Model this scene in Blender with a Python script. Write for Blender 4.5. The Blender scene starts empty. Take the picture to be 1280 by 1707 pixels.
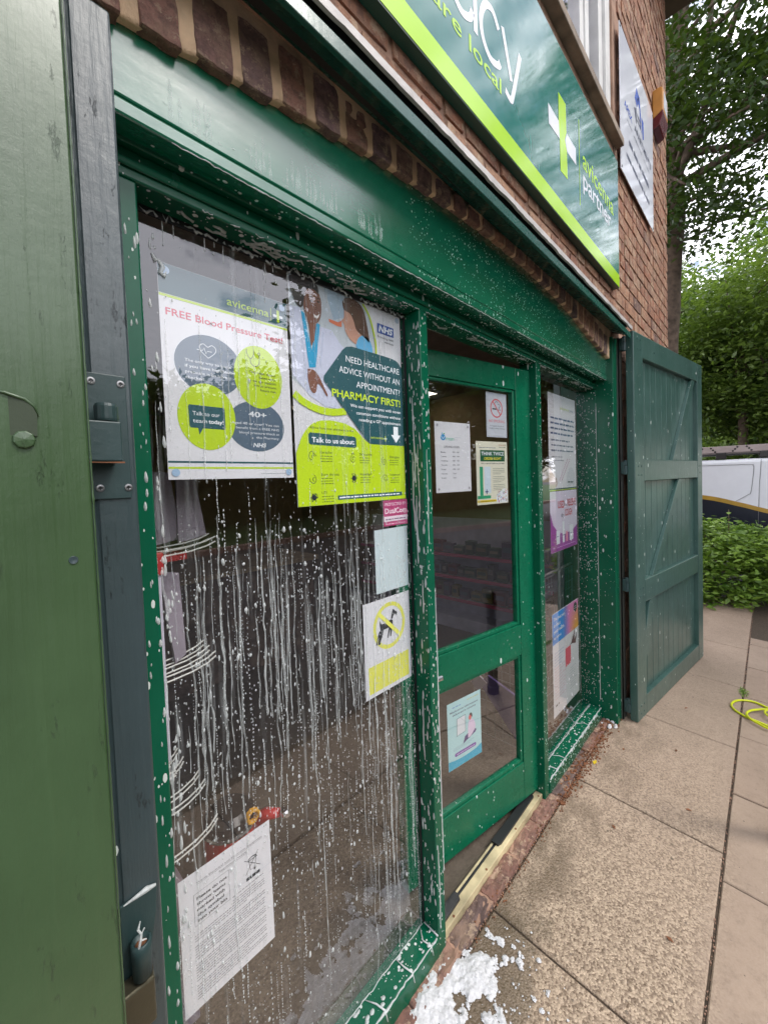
import bpy, math, random
import numpy as np
from mathutils import Vector, Matrix, noise
R = math.radians
random.seed(7); rng = np.random.default_rng(11)
scn = bpy.context.scene

# ------------------------------------------------------------------ camera
GZ = -1.591            # ground height under the camera line; the camera itself is at height 0
def axes(yaw, pitch, roll):
    f = Vector((math.cos(pitch)*math.cos(yaw), math.cos(pitch)*math.sin(yaw), math.sin(pitch)))
    r = Vector((math.sin(yaw), -math.cos(yaw), 0)); u = r.cross(f)
    return (r*math.cos(roll)+u*math.sin(roll), -r*math.sin(roll)+u*math.cos(roll), f)
cam_d = bpy.data.cameras.new('camera'); cam = bpy.data.objects.new('camera', cam_d); scn.collection.objects.link(cam)
r_, u_, f_ = axes(R(43.92), R(-2.094), R(-2.036))
cam.matrix_world = Matrix.Translation((0, -0.61, 0)) @ Matrix((r_, u_, -f_)).transposed().to_4x4()
cam_d.sensor_fit = 'VERTICAL'; cam_d.sensor_height = 36; cam_d.lens = 668.6/1707*36
cam_d.shift_y = (828.5-853.5)/1707; cam_d.clip_start = 0.02; cam_d.clip_end = 400
scn.camera = cam
# ------------------------------------------------------------------ sky and sun
SUN_EL, SUN_AZ = R(52), R(-62)          # overcast: a weak, very soft sun over the road
w = bpy.data.worlds.new('World'); scn.world = w; w.use_nodes = True
nt = w.node_tree; nt.nodes.clear()
def wn(t, **k):
    n = nt.nodes.new(t)
    for a, b in k.items(): setattr(n, a, b)
    return n
out = wn('ShaderNodeOutputWorld'); sky = wn('ShaderNodeTexSky', sky_type='NISHITA', sun_disc=False)
sky.sun_elevation = SUN_EL; sky.sun_rotation = R(90)-SUN_AZ; sky.air_density = 1.0; sky.dust_density = 1.5
bg = wn('ShaderNodeBackground'); bg.inputs[1].default_value = 0.10; nt.links.new(sky.outputs[0], bg.inputs[0])
cl = wn('ShaderNodeBackground'); cl.inputs[0].default_value = (0.94, 0.94, 1, 1); cl.inputs[1].default_value = 1.8
tc = wn('ShaderNodeTexCoord'); mp = wn('ShaderNodeMapping'); mp.inputs['Scale'].default_value = (2.2, 2.2, 4.4)
nz = wn('ShaderNodeTexNoise'); nz.inputs['Scale'].default_value = 3.3; nz.inputs['Detail'].default_value = 7; nz.inputs['Roughness'].default_value = 0.58
rp = wn('ShaderNodeValToRGB'); rp.color_ramp.elements[0].position = 0.42; rp.color_ramp.elements[1].position = 0.54
mx = wn('ShaderNodeMixShader')
nt.links.new(tc.outputs['Generated'], mp.inputs[0]); nt.links.new(mp.outputs[0], nz.inputs['Vector'])
# broken blue sky to the south-east over the road, solid cloud elsewhere
sxyz = wn('ShaderNodeSeparateXYZ'); nt.links.new(tc.outputs['Generated'], sxyz.inputs[0])
def wm(op, a, b):
    n = wn('ShaderNodeMath', operation=op)
    for i, v in enumerate((a, b)):
        if isinstance(v, (int, float)): n.inputs[i].default_value = v
        else: nt.links.new(v, n.inputs[i])
    return n.outputs[0]
east = wm('ABSOLUTE', wm('ADD', sxyz.outputs[1], 0.50), 0)          # 0 in the middle of the broken part
cover = wm('MINIMUM', wm('MULTIPLY', east, 0.62), 0.22)
nt.links.new(wm('ADD', wm('SUBTRACT', nz.outputs[0], 0.12), cover), rp.inputs[0]); nt.links.new(rp.outputs[0], mx.inputs[0])
nt.links.new(bg.outputs[0], mx.inputs[1]); nt.links.new(cl.outputs[0], mx.inputs[2]); nt.links.new(mx.outputs[0], out.inputs[0])
sd = bpy.data.lights.new('sun', 'SUN'); sd.energy = 1.2; sd.angle = R(14); sd.color = (1, 0.96, 0.9)
so = bpy.data.objects.new('sun', sd); scn.collection.objects.link(so)
so.rotation_euler = Vector((math.cos(SUN_EL)*math.cos(SUN_AZ), math.cos(SUN_EL)*math.sin(SUN_AZ), math.sin(SUN_EL))).to_track_quat('Z', 'Y').to_euler()
scn.view_settings.view_transform = 'Standard'; scn.view_settings.look = 'None'
scn.view_settings.exposure = 0.75; scn.view_settings.gamma = 1
try: scn.view_settings.use_curve_mapping = False
except Exception: pass
scn.render.engine = 'CYCLES'
try:
    scn.cycles.max_bounces = 8; scn.cycles.transparent_max_bounces = 24; scn.cycles.glossy_bounces = 4
    scn.cycles.caustics_reflective = False; scn.cycles.caustics_refractive = False
except Exception: pass

# ------------------------------------------------------------------ material helpers
def srgb(r, g, b):
    f = lambda c: (c/255/12.92) if c/255 <= 0.04045 else ((c/255+0.055)/1.055)**2.4
    return (f(r), f(g), f(b))
class NM:
    """small node-material builder"""
    def __init__(s, name):
        s.m = bpy.data.materials.new(name); s.m.use_nodes = True; s.t = s.m.node_tree; s.t.nodes.clear()
        s.out = s.n('ShaderNodeOutputMaterial'); s.p = s.n('ShaderNodeBsdfPrincipled'); s.l(s.p.outputs[0], s.out.inputs[0])
        s.co = s.n('ShaderNodeTexCoord').outputs['Object']
    def n(s, t, **k):
        n = s.t.nodes.new(t)
        for a, b in k.items(): setattr(n, a, b)
        return n
    def l(s, a, b): s.t.links.new(a, b)
    def mapping(s, sc, loc=(0, 0, 0)):
        m = s.n('ShaderNodeMapping'); m.inputs['Scale'].default_value = sc; m.inputs['Location'].default_value = loc
        s.l(s.co, m.inputs[0]); return m.outputs[0]
    def noise(s, scale, sc=(1, 1, 1), detail=4, rough=0.5, loc=(0, 0, 0)):
        n = s.n('ShaderNodeTexNoise'); n.inputs['Scale'].default_value = scale; n.inputs['Detail'].default_value = detail
        n.inputs['Roughness'].default_value = rough; s.l(s.mapping(sc, loc), n.inputs['Vector']); return n.outputs[0]
    def voro(s, scale, sc=(1, 1, 1), feature='F1', loc=(0, 0, 0)):
        n = s.n('ShaderNodeTexVoronoi', feature=feature); n.inputs['Scale'].default_value = scale
        s.l(s.mapping(sc, loc), n.inputs['Vector']); return n
    def math(s, op, a, b=None, clamp=False):
        n = s.n('ShaderNodeMath', operation=op, use_clamp=clamp)
        for i, v in enumerate((a, b)):
            if v is None: continue
            if isinstance(v, (int, float)): n.inputs[i].default_value = v
            else: s.l(v, n.inputs[i])
        return n.outputs[0]
    def ramp(s, v, a, b, inv=False):
        n = s.n('ShaderNodeMapRange'); n.inputs[1].default_value = a; n.inputs[2].default_value = b
        n.inputs[3].default_value = 1 if inv else 0; n.inputs[4].default_value = 0 if inv else 1
        s.l(v, n.inputs[0]); return n.outputs[0]
    def mix(s, f, a, b):
        n = s.n('ShaderNodeMix', data_type='RGBA'); n.inputs[0].default_value = 0.5
        if isinstance(f, (int, float)): n.inputs[0].default_value = f
        else: s.l(f, n.inputs[0])
        for i, v in ((6, a), (7, b)):
            if isinstance(v, tuple): n.inputs[i].default_value = (*v[:3], 1)
            else: s.l(v, n.inputs[i])
        return n.outputs[2]
    def base(s, c):
        if isinstance(c, tuple): s.p.inputs['Base Color'].default_value = (*c[:3], 1)
        else: s.l(c, s.p.inputs['Base Color'])
    def set(s, k, v):
        if isinstance(v, (int, float)): s.p.inputs[k].default_value = v
        else: s.l(v, s.p.inputs[k])
    def bump(s, h, strength=0.3, dist=0.002):
        b = s.n('ShaderNodeBump'); b.inputs['Strength'].default_value = strength; b.inputs['Distance'].default_value = dist
        s.l(h, b.inputs['Height']); s.l(b.outputs[0], s.p.inputs['Normal'])
def plain(name, c, rough=0.5, metal=0.0, bump=None, var=0.12, spec=None):
    k = NM(name)
    n = k.noise(9, detail=5)
    k.base(k.mix(k.ramp(n, 0.3, 0.7), tuple(x*(1-var) for x in c), tuple(min(1, x*(1+var)) for x in c)))
    k.set('Roughness', rough); k.set('Metallic', metal)
    if spec is not None: k.set('Specular IOR Level', spec)
    if bump: k.bump(k.noise(bump[0], detail=8, rough=.68), bump[1], 0.004)
    return k.m
def spots(k, scale, stretch, size, thr, loc=(0, 0, 0)):
    """mask of drip-shaped splashes: voronoi cells, some of them holding a spot"""
    v = k.voro(scale, (1, 1, stretch), loc=loc)
    sep = k.n('ShaderNodeSeparateColor'); k.l(v.outputs['Color'], sep.inputs[0])
    rad = k.math('MULTIPLY', sep.outputs[0], size)
    on = k.math('GREATER_THAN', sep.outputs[1], thr)
    d = k.math('ADD', v.outputs['Distance'], k.math('MULTIPLY', k.noise(180, detail=2), 0.10))
    return k.math('MULTIPLY', k.math('LESS_THAN', d, rad), on)
def paint(name, c, c2=None, rough=0.22, dens=0.0, brush=(1, 1, 0.08), strength=0.25, small=False, wear=0.0, coat=0.0, spec=0.5, coat_r=0.12, coat_ior=1.5, lumps=0):
    """gloss paint on timber: brush marks, dust, white soap splashes, chips"""
    k = NM(name)
    n1 = k.noise(6, detail=6, rough=0.6); n2 = k.noise(70, brush, detail=4)
    c2 = c2 or tuple(x*1.25+0.003 for x in c)
    col = k.mix(k.ramp(n1, 0.3, 0.72), c, c2)
    col = k.mix(k.math('MULTIPLY', k.ramp(n2, 0.55, 0.8), 0.25), col, tuple(x*1.5+0.01 for x in c))
    if wear:
        m = k.math('GREATER_THAN', k.math('ADD', k.noise(38, (1, 1, 0.6), detail=8, rough=0.72), k.math('MULTIPLY', k.noise(3.1, detail=2), 0.35)), 0.93-wear)
        col = k.mix(m, col, (0.55, 0.52, 0.42))
    h = k.math('ADD', k.math('MULTIPLY', n2, 1.5 if lumps else 0.5), k.math('MULTIPLY', k.noise(28, detail=8, rough=0.7), 0.8))
    if lumps:                       # thick old paint: sags, nibs, scratches, little dents
        scr = k.ramp(k.noise(46, (1, 1, .22), detail=9, rough=.8, loc=(1, 2, 9)), .60, .66)
        nib = spots(k, 120, 1, .22, .82, (7, 7, 7)); dent = spots(k, 48, .8, .2, .86, (3, 9, 1))
        h = k.math('ADD', h, k.math('ADD', k.math('MULTIPLY', k.noise(9, (1, 1, .35), detail=4, rough=.5), 1.2), k.math('SUBTRACT', k.math('MULTIPLY', nib, 1.2), k.math('MULTIPLY', k.math('ADD', scr, dent), .9))))
        col = k.mix(k.math('MULTIPLY', scr, .35), col, tuple(x*2.2+.02 for x in c))
        col = k.mix(k.math('MULTIPLY', k.ramp(k.noise(5, (1, 1, .3), detail=5), .5, .75), .4), col, tuple(x*.55 for x in c))
    rgh = k.math('ADD', k.math('MULTIPLY', k.noise(22, detail=3), 0.16), rough-0.06)
    if dens:
        m = k.math('MAXIMUM', spots(k, 62, 0.42, 0.42, 1-dens), spots(k, 150, 0.5, 0.42, 1-dens*0.9, (3, 1, 7)))
        if small: m = k.math('MAXIMUM', spots(k, 230, 0.55, 0.45, 1-dens*1.1, (1, 5, 2)), spots(k, 115, 0.5, 0.34, 1-dens*0.6))
        if small:                       # the jet of water spattered the far half only
            sx = k.n('ShaderNodeSeparateXYZ'); k.l(k.co, sx.inputs[0]); xr = k.math('ADD', sx.outputs[0], k.math('MULTIPLY', k.noise(4, detail=3), .6))
            m = k.math('MULTIPLY', k.math('MULTIPLY', m, k.ramp(k.noise(7, detail=2), 0.38, 0.5)), k.math('GREATER_THAN', xr, -.75))
        col = k.mix(m, col, (0.62, 0.68, 0.64)); h = k.math('ADD', h, k.math('MULTIPLY', m, 1.2))
        rgh = k.math('ADD', rgh, k.math('MULTIPLY', m, 0.25))
    k.base(col); k.set('Roughness', rgh); k.set('Coat Weight', coat); k.set('Coat Roughness', coat_r); k.set('Coat IOR', coat_ior); k.set('Specular IOR Level', spec)
    k.bump(h, min(1, strength*(1.2 if lumps else 1)), 0.0022); return k.m

GREEN = (0.0008, 0.082, 0.040)
M = {}
M['frame'] = paint('green gloss paint splashed with suds', GREEN, rough=0.2, dens=0.26, spec=.32)
M['jamb'] = paint('green gloss paint with fine suds', GREEN, rough=0.22, dens=0.2, spec=.35)
M['fascia'] = paint('fascia green gloss paint', (0.001, 0.108, 0.054), rough=0.2, dens=0.3, small=True, brush=(0.1, 1, 1), strength=0.18, coat=1, coat_r=.13, coat_ior=1.62, spec=.7)
M['door'] = paint('door green paint', (0.0008, 0.11, 0.052), rough=0.26, dens=0.015, strength=0.3, wear=0.055, spec=.4)
M['doortop'] = M['door']
M['slate'] = paint('slate green metal paint', (0.028, 0.048, 0.052), rough=0.36, dens=0.06, strength=0.8, coat=.65, coat_r=.22, coat_ior=1.5, spec=.5, lumps=1)
M['sage'] = paint('olive green gloss paint', (0.040, 0.080, 0.030), rough=0.38, strength=0.62, brush=(1, 1, 0.05), coat=.7, coat_r=.24, coat_ior=1.5, spec=.4, lumps=1, wear=-.02)
M['slot'] = paint('shade darkened recess paint', (0.03, 0.045, 0.022), rough=0.6, strength=.4)  # olive darkened to paint the shade inside the bolt slot
M['shutter'] = paint('weathered green shutter paint', (0.034, 0.088, 0.074), (0.06, 0.125, 0.108), rough=0.34, dens=0.02, coat=.5, coat_r=.25, wear=.035, lumps=1, strength=0.35, brush=(1, 1, 0.06))
M['ledge'] = paint('ledge green paint', (0.008, 0.07, 0.055), rough=0.25, strength=0.2)
M['dark_metal'] = paint('dark hinge metal', (0.02, 0.045, 0.045), rough=0.4, strength=0.6)
M['post'] = plain('dark painted steel angle', (0.075, 0.08, 0.07), 0.5, 0.2, (60, 0.3))
M['screw'] = plain('dull screw metal', (0.3, 0.3, 0.3), 0.35, 0.9)
M['khaki'] = plain('brassy old steel', (0.11, 0.1, 0.065), 0.38, 0.7, (30, 0.5))
M['rust'] = plain('brown rust', (0.2, 0.08, 0.035), 0.8, 0.0, (80, 0.6), 0.4)
M['lead'] = plain('pale lead flashing', (0.5, 0.47, 0.45), 0.55, 0.1, (40, 0.7), 0.25)
M['timber'] = plain('pale yellow threshold timber', (0.5, 0.42, 0.25), 0.6, 0, (40, 0.6), 0.5)
M['rubber'] = plain('black rubber seal', (0.012, 0.012, 0.014), 0.45)
M['white_wood'] = plain('flaking white window paint', (0.66, 0.65, 0.63), 0.5, 0, (30, 0.5), 0.1)
M['sill_stone'] = plain('grimy sill', (0.27, 0.21, 0.16), 0.8, 0, (40, 0.6), 0.4)
M['dark'] = plain('dark interior', (0.02, 0.018, 0.015), 0.8)
M['black'] = plain('black', (0.012, 0.012, 0.012), 0.35)
M['paper'] = plain('white paper', (0.74, 0.75, 0.78), 0.55, 0, (25, 0.12), 0.03)
M['card'] = plain('pale blue card', (0.62, 0.74, 0.76), 0.5, 0, None, 0.04)
M['cream'] = plain('cream paper', (0.76, 0.75, 0.6), 0.5, 0, None, 0.03)
def brickmat(name, ramp_cols, fine=30):
    k = NM(name); a = k.n('ShaderNodeAttribute'); a.attribute_name = 'tone'
    cr = k.n('ShaderNodeValToRGB'); cr.color_ramp.interpolation = 'LINEAR'
    while len(cr.color_ramp.elements) < len(ramp_cols): cr.color_ramp.elements.new(0.5)
    for i, c in enumerate(ramp_cols):
        e = cr.color_ramp.elements[i]; e.position = i/(len(ramp_cols)-1); e.color = (*c, 1)
    k.l(a.outputs['Fac'], cr.inputs[0])
    n = k.noise(fine, detail=9, rough=0.74); n2 = k.noise(fine*.33, detail=7, rough=.65)
    col = k.mix(k.math('MULTIPLY', k.ramp(n, 0.44, 0.60), 0.6), cr.outputs[0], (0.09, 0.055, 0.05))
    col = k.mix(k.math('MULTIPLY', k.ramp(n2, 0.50, 0.64), 0.42), col, (0.44, 0.3, 0.2))
    pits = spots(k, fine*4, 1, .3, .6)
    col = k.mix(k.math('MULTIPLY', pits, .6), col, (0.05, 0.035, 0.03))
    col = k.mix(k.math('MULTIPLY', k.ramp(k.noise(fine*.5, detail=9, rough=.8, loc=(9, 2, 4)), .54, .58), .75), col, (0.5, 0.36, 0.25))
    k.base(col); k.set('Roughness', 0.85)
    k.bump(k.math('SUBTRACT', k.noise(fine*2.2, detail=10, rough=0.78), k.math('MULTIPLY', pits, .4)), 1.0, 0.006); return k.m
M['brick'] = brickmat('red brick', [(0.36, 0.15, 0.085), (0.33, 0.165, 0.1), (0.42, 0.21, 0.12), (0.28, 0.12, 0.075), (0.46, 0.26, 0.16), (0.17, 0.09, 0.075)])
M['brick_dark'] = brickmat('blue brindled brick', [(0.17, 0.11, 0.12), (0.28, 0.165, 0.15), (0.42, 0.2, 0.13), (0.14, 0.10, 0.115), (0.54, 0.28, 0.17), (0.23, 0.135, 0.13)], 62)
M['brick_old'] = brickmat('grimy threshold brick', [(0.24, 0.12, 0.09), (0.3, 0.16, 0.12), (0.2, 0.12, 0.1), (0.15, 0.1, 0.09)])
M['mortar'] = plain('sandy mortar', (0.72, 0.49, 0.31), 0.95, 0, (170, 1.0), 0.45)
M['mortar2'] = plain('weathered mortar', (0.36, 0.22, 0.155), 0.95, 0, (90, 0.8), 0.3)
def glassmat(name, ior=1.52, film=0.0, tint=(1, 1, 1), boost=1.0):
    k = NM(name); k.t.nodes.remove(k.p)
    tr = k.n('ShaderNodeBsdfTransparent'); tr.inputs[0].default_value = (*tint, 1)
    gl = k.n('ShaderNodeBsdfGlossy'); gl.inputs['Roughness'].default_value = 0.004; gl.inputs[0].default_value = (0.95, 0.96, 1, 1)
    fr = k.n('ShaderNodeFresnel'); fr.inputs[0].default_value = ior
    ge = k.n('ShaderNodeNewGeometry'); front = k.math('SUBTRACT', 1, ge.outputs['Backfacing'])
    mx = k.n('ShaderNodeMixShader'); k.l(k.math('MULTIPLY', k.math('MULTIPLY', fr.outputs[0], boost, True), front), mx.inputs[0]); k.l(tr.outputs[0], mx.inputs[1]); k.l(gl.outputs[0], mx.inputs[2])
    last = mx.outputs[0]
    if film:
        a = k.noise(70, (1, 1, 0.03), detail=4, rough=0.6); b = k.noise(6, (1, 1, 0.5), detail=3)
        f = k.math('MULTIPLY', k.ramp(a, 0.56, 0.74), k.ramp(b, 0.42, 0.6))
        sz = k.n('ShaderNodeSeparateXYZ'); k.l(k.co, sz.inputs[0]); low = k.ramp(sz.outputs[2], -1.08, -1.32)
        smear = k.math('MULTIPLY', k.math('MULTIPLY', k.ramp(k.noise(5, (1, 1, 1.4), detail=6, rough=.6, loc=(4, 0, 1)), 0.42, 0.7), 0.55), low)
        d = k.n('ShaderNodeBsdfDiffuse'); d.inputs[0].default_value = (0.66, 0.7, 0.7, 1)
        m2 = k.n('ShaderNodeMixShader'); k.l(k.math('MULTIPLY', k.math('MAXIMUM', f, smear), film), m2.inputs[0]); k.l(last, m2.inputs[1]); k.l(d.outputs[0], m2.inputs[2]); last = m2.outputs[0]
    k.l(last, k.out.inputs[0]); return k.m
M['glass_wet'] = glassmat('wet soapy window glass', 1.7, 0.26, boost=1.4)
M['glass'] = glassmat('window glass', 1.6, boost=2.3)
M['glass_up'] = glassmat('upstairs glass', 1.7)
def soapmat(name, alpha, c=(0.8, 0.84, 0.83)):
    k = NM(name); k.base(c); k.set('Roughness', 0.3); k.set('Alpha', k.math('ADD', k.math('MULTIPLY', k.noise(160, (1, 1, 0.3), detail=3), 0.5), alpha-0.25, True))
    k.bump(k.noise(400, detail=3), 0.3, 0.001); return k.m
M['suds'] = soapmat('soap suds', 0.62, (.76, .8, .79)); M['suds_run'] = soapmat('running suds', 0.42, (.74, .79, .78))
M['suds_faint'] = soapmat('faint soapy water', 0.2, (.6, .75, .7)); M['suds_thin'] = soapmat('thin running soap', 0.28, (.72, .77, .76))
def foammat():
    k = NM('white foam'); v = k.voro(420); k.base(k.mix(k.ramp(v.outputs['Distance'], 0.0, 0.4), (0.93, 0.93, 0.94), (0.8, 0.8, 0.81)))
    k.set('Roughness', 0.35); k.set('Alpha', k.math('ADD', k.math('MULTIPLY', k.noise(60, detail=5, rough=.7), 1.0), .48, True)); pass
    k.bump(v.outputs['Distance'], 0.9, 0.003); return k.m
M['foam'] = foammat()
def pavingmat():
    k = NM('buff concrete paving with worn aggregate')
    big = k.noise(2.2, detail=6, rough=0.6); fine = k.noise(150, detail=4, rough=0.7); mid = k.noise(28, detail=6, rough=0.65)
    a = k.n('ShaderNodeAttribute'); a.attribute_name = 'tone'
    col = k.mix(k.ramp(big, 0.3, 0.7), (0.36, 0.27, 0.2), (0.25, 0.185, 0.135))
    col = k.mix(k.math('MULTIPLY', a.outputs['Fac'], 0.35), col, (0.31, 0.215, 0.155))
    col = k.mix(k.math('MULTIPLY', k.ramp(mid, 0.5, 0.78), 0.5), col, (0.16, 0.115, 0.08))
    sx = k.n('ShaderNodeSeparateXYZ'); k.l(k.co, sx.inputs[0])
    near = k.math('MAXIMUM', k.ramp(k.math('ADD', sx.outputs[0], k.math('MULTIPLY', mid, .8)), 4.2, 1.8), .25); inner = k.ramp(k.math('ADD', sx.outputs[1], k.math('MULTIPLY', big, .25)), -0.42, -0.28)
    agg = k.math('MULTIPLY', near, inner)
    v = k.voro(165)
    sc = k.n('ShaderNodeSeparateColor'); k.l(v.outputs['Color'], sc.inputs[0])
    grit = k.mix(sc.outputs[0], (0.10, 0.062, 0.032), (0.62, 0.48, 0.34))
    col = k.mix(k.math('MULTIPLY', agg, 0.8), col, grit)
    # damp brown stain with its own outline, running down from the wall
    st = k.ramp(k.math('ADD', k.noise(5, (0.7, 1.2, 1), detail=6, rough=0.6), k.math('MULTIPLY', sx.outputs[1], 0.9)), 0.44, 0.60)
    wet = k.math('MULTIPLY', st, k.ramp(sx.outputs[1], -0.32, 0.02))
    col = k.mix(k.math('MULTIPLY', wet, 0.72), col, (0.10, 0.065, 0.032))
    dx_ = k.math('MULTIPLY', k.math('SUBTRACT', sx.outputs[0], 1.0), .42); dy_ = k.math('SUBTRACT', sx.outputs[1], .03)
    dd_ = k.math('ADD', k.math('SQRT', k.math('ADD', k.math('MULTIPLY', dx_, dx_), k.math('MULTIPLY', dy_, dy_))), k.math('MULTIPLY', k.noise(8, detail=6, rough=.65), .28))
    spill = k.ramp(dd_, .30, .25); col = k.mix(k.math('MULTIPLY', spill, .72), col, (0.075, 0.052, 0.022)); wet = k.math('MAXIMUM', wet, spill)
    pit = spots(k, 24, 1, 0.2, 0.4); col = k.mix(k.math('MULTIPLY', pit, 0.75), col, (0.09, 0.07, 0.05))
    chip = spots(k, 26, 1, 0.09, 0.72, (2, 2, 2)); col = k.mix(k.math('MULTIPLY', chip, 0.7), col, (0.62, 0.56, 0.5))
    col = k.mix(k.math('MULTIPLY', k.ramp(fine, 0.35, 0.7), 0.25), col, (0.5, 0.4, 0.33))
    k.base(col); k.set('Roughness', k.math('SUBTRACT', 0.88, k.math('MULTIPLY', wet, 0.4)))
    h = k.math('ADD', k.math('MULTIPLY', fine, 0.6), k.math('MULTIPLY', k.math('MULTIPLY', v.outputs['Distance'], agg), -1.6))
    h = k.math('SUBTRACT', h, pit)
    k.bump(h, 0.7, 0.0022); return k.m
M['paving'] = pavingmat()
def ground_mat(name, c1, c2, sc=60, rough=0.9):
    k = NM(name); k.base(k.mix(k.ramp(k.noise(sc, detail=8, rough=0.75), 0.35, 0.68), c1, c2)); k.set('Roughness', rough)
    k.bump(k.noise(sc*2.4, detail=6), 0.6, 0.006); return k.m
M['asphalt'] = ground_mat('asphalt', (0.055, 0.052, 0.055), (0.11, 0.1, 0.1), 55)
M['dirt'] = ground_mat('joint dirt', (0.03, 0.022, 0.015), (0.1, 0.07, 0.045), 80)
M['grass'] = ground_mat('grass verge', (0.02, 0.06, 0.012), (0.05, 0.12, 0.025), 14)
M['kerb'] = ground_mat('pink kerb', (0.36, 0.22, 0.18), (0.46, 0.3, 0.25), 12)
M['floor'] = ground_mat('shop carpet', (0.1, 0.08, 0.06), (0.15, 0.12, 0.09), 40)
M['wall_in'] = plain('tan interior wall', (0.3, 0.22, 0.12), 0.8)
M['ceil'] = plain('ceiling tile', (0.3, 0.25, 0.23), 0.9)
def leafmat(name, dark, light, transl=0.35):
    k = NM(name); a = k.n('ShaderNodeAttribute'); a.attribute_name = 'tone'
    col = k.mix(a.outputs['Fac'], dark, light); k.base(col); k.set('Roughness', 0.42)
    tl = k.n('ShaderNodeBsdfTranslucent'); k.l(k.mix(0.5, col, (0.2, 0.32, 0.02)), tl.inputs[0])
    mx = k.n('ShaderNodeMixShader'); mx.inputs[0].default_value = transl
    k.l(k.p.outputs[0], mx.inputs[1]); k.l(tl.outputs[0], mx.inputs[2]); k.l(mx.outputs[0], k.out.inputs[0]); return k.m
M['leaf_dark'] = leafmat('dark leaves', (0.008, 0.024, 0.006), (0.045, 0.10, 0.018), 0.22)
M['leaf_mid'] = leafmat('mid green leaves', (0.02, 0.058, 0.01), (0.11, 0.22, 0.03), 0.4)
M['leaf_bright'] = leafmat('fresh green leaves', (0.022, 0.062, 0.012), (0.25, 0.36, 0.08), 0.42)
M['laurel'] = leafmat('laurel leaves', (0.03, 0.10, 0.01), (0.34, 0.52, 0.08), 0.28)
M['bark'] = plain('bark', (0.14, 0.1, 0.075), 0.9, 0, (22, 1.0), 0.5)
M['van_white'] = plain('white van paint', (0.76, 0.78, 0.83), 0.22, 0, None, 0.02)
M['van_navy'] = plain('navy van graphic', (0.012, 0.014, 0.028), 0.25)
M['van_gold'] = plain('gold van stripe', (0.4, 0.24, 0.035), 0.3)
M['van_line'] = plain('van panel gap', (0.13, 0.13, 0.14), 0.6)
M['rack_grey'] = plain('grey roof box metal', (0.38, 0.32, 0.31), 0.5, 0.2)
M['tyre'] = plain('tyre', (0.015, 0.015, 0.015), 0.8)
M['chrome'] = plain('steel', (0.6, 0.6, 0.6), 0.25, 1.0)
M['wire'] = plain('white coated wire', (0.72, 0.72, 0.66), 0.4)
M['wiregrey'] = plain('grey wire', (0.35, 0.34, 0.32), 0.4, 0.5)
M['white_plastic'] = plain('white plastic', (0.62, 0.6, 0.7), 0.4)
M['red'] = plain('red plastic', (0.5, 0.02, 0.02), 0.3)
M['yellow'] = plain('yellow hose plastic', (0.65, 0.33, 0.02), 0.4)
M['bag'] = glassmat('clear bag film', 2.0, 0)
M['bag_grey'] = plain('grey lilac sleeve', (0.36, 0.32, 0.37), 0.3, 0, (30, 0.5))
M['purple'] = plain('purple packet', (0.13, 0.09, 0.24), 0.35, 0, (30, 0.5))
M['hose'] = plain('yellow green hose', (0.62, 0.68, 0.02), 0.3, 0, None, 0.05)
M['amber'] = plain('amber alarm casing', (0.58, 0.27, 0.06), 0.5)
M['maroon'] = plain('dark red lens', (0.12, 0.015, 0.02), 0.25)
M['gutter'] = plain('black gutter', (0.015, 0.015, 0.017), 0.35)
M['soffit'] = plain('brown soffit', (0.1, 0.08, 0.05), 0.8)
M['tile'] = plain('roof tile', (0.12, 0.07, 0.055), 0.85, 0, (20, 0.5))
M['signteal'] = paint('teal sign vinyl', (0.002, 0.155, 0.13), (0.003, 0.17, 0.142), rough=0.06, strength=0.01, coat=0.25)
M['signedge'] = plain('dark green sign return', (0.003, 0.05, 0.033), 0.35)
M['lime'] = plain('lime vinyl', (0.42, 0.72, 0.01), 0.14, 0, None, 0.03)
M['signwhite'] = plain('white vinyl', (0.82, 0.84, 0.9), 0.2, 0, None, 0.02)
M['boardwhite'] = plain('white sign board', (0.78, 0.80, 0.88), 0.07, 0, None, 0.02)
_c = {}
def flat(c, rough=0.5):
    key = tuple(c)
    if key not in _c: _c[key] = plain('print %d %d %d' % key, srgb(*c), rough, 0, None, 0.03)
    return _c[key]

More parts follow.
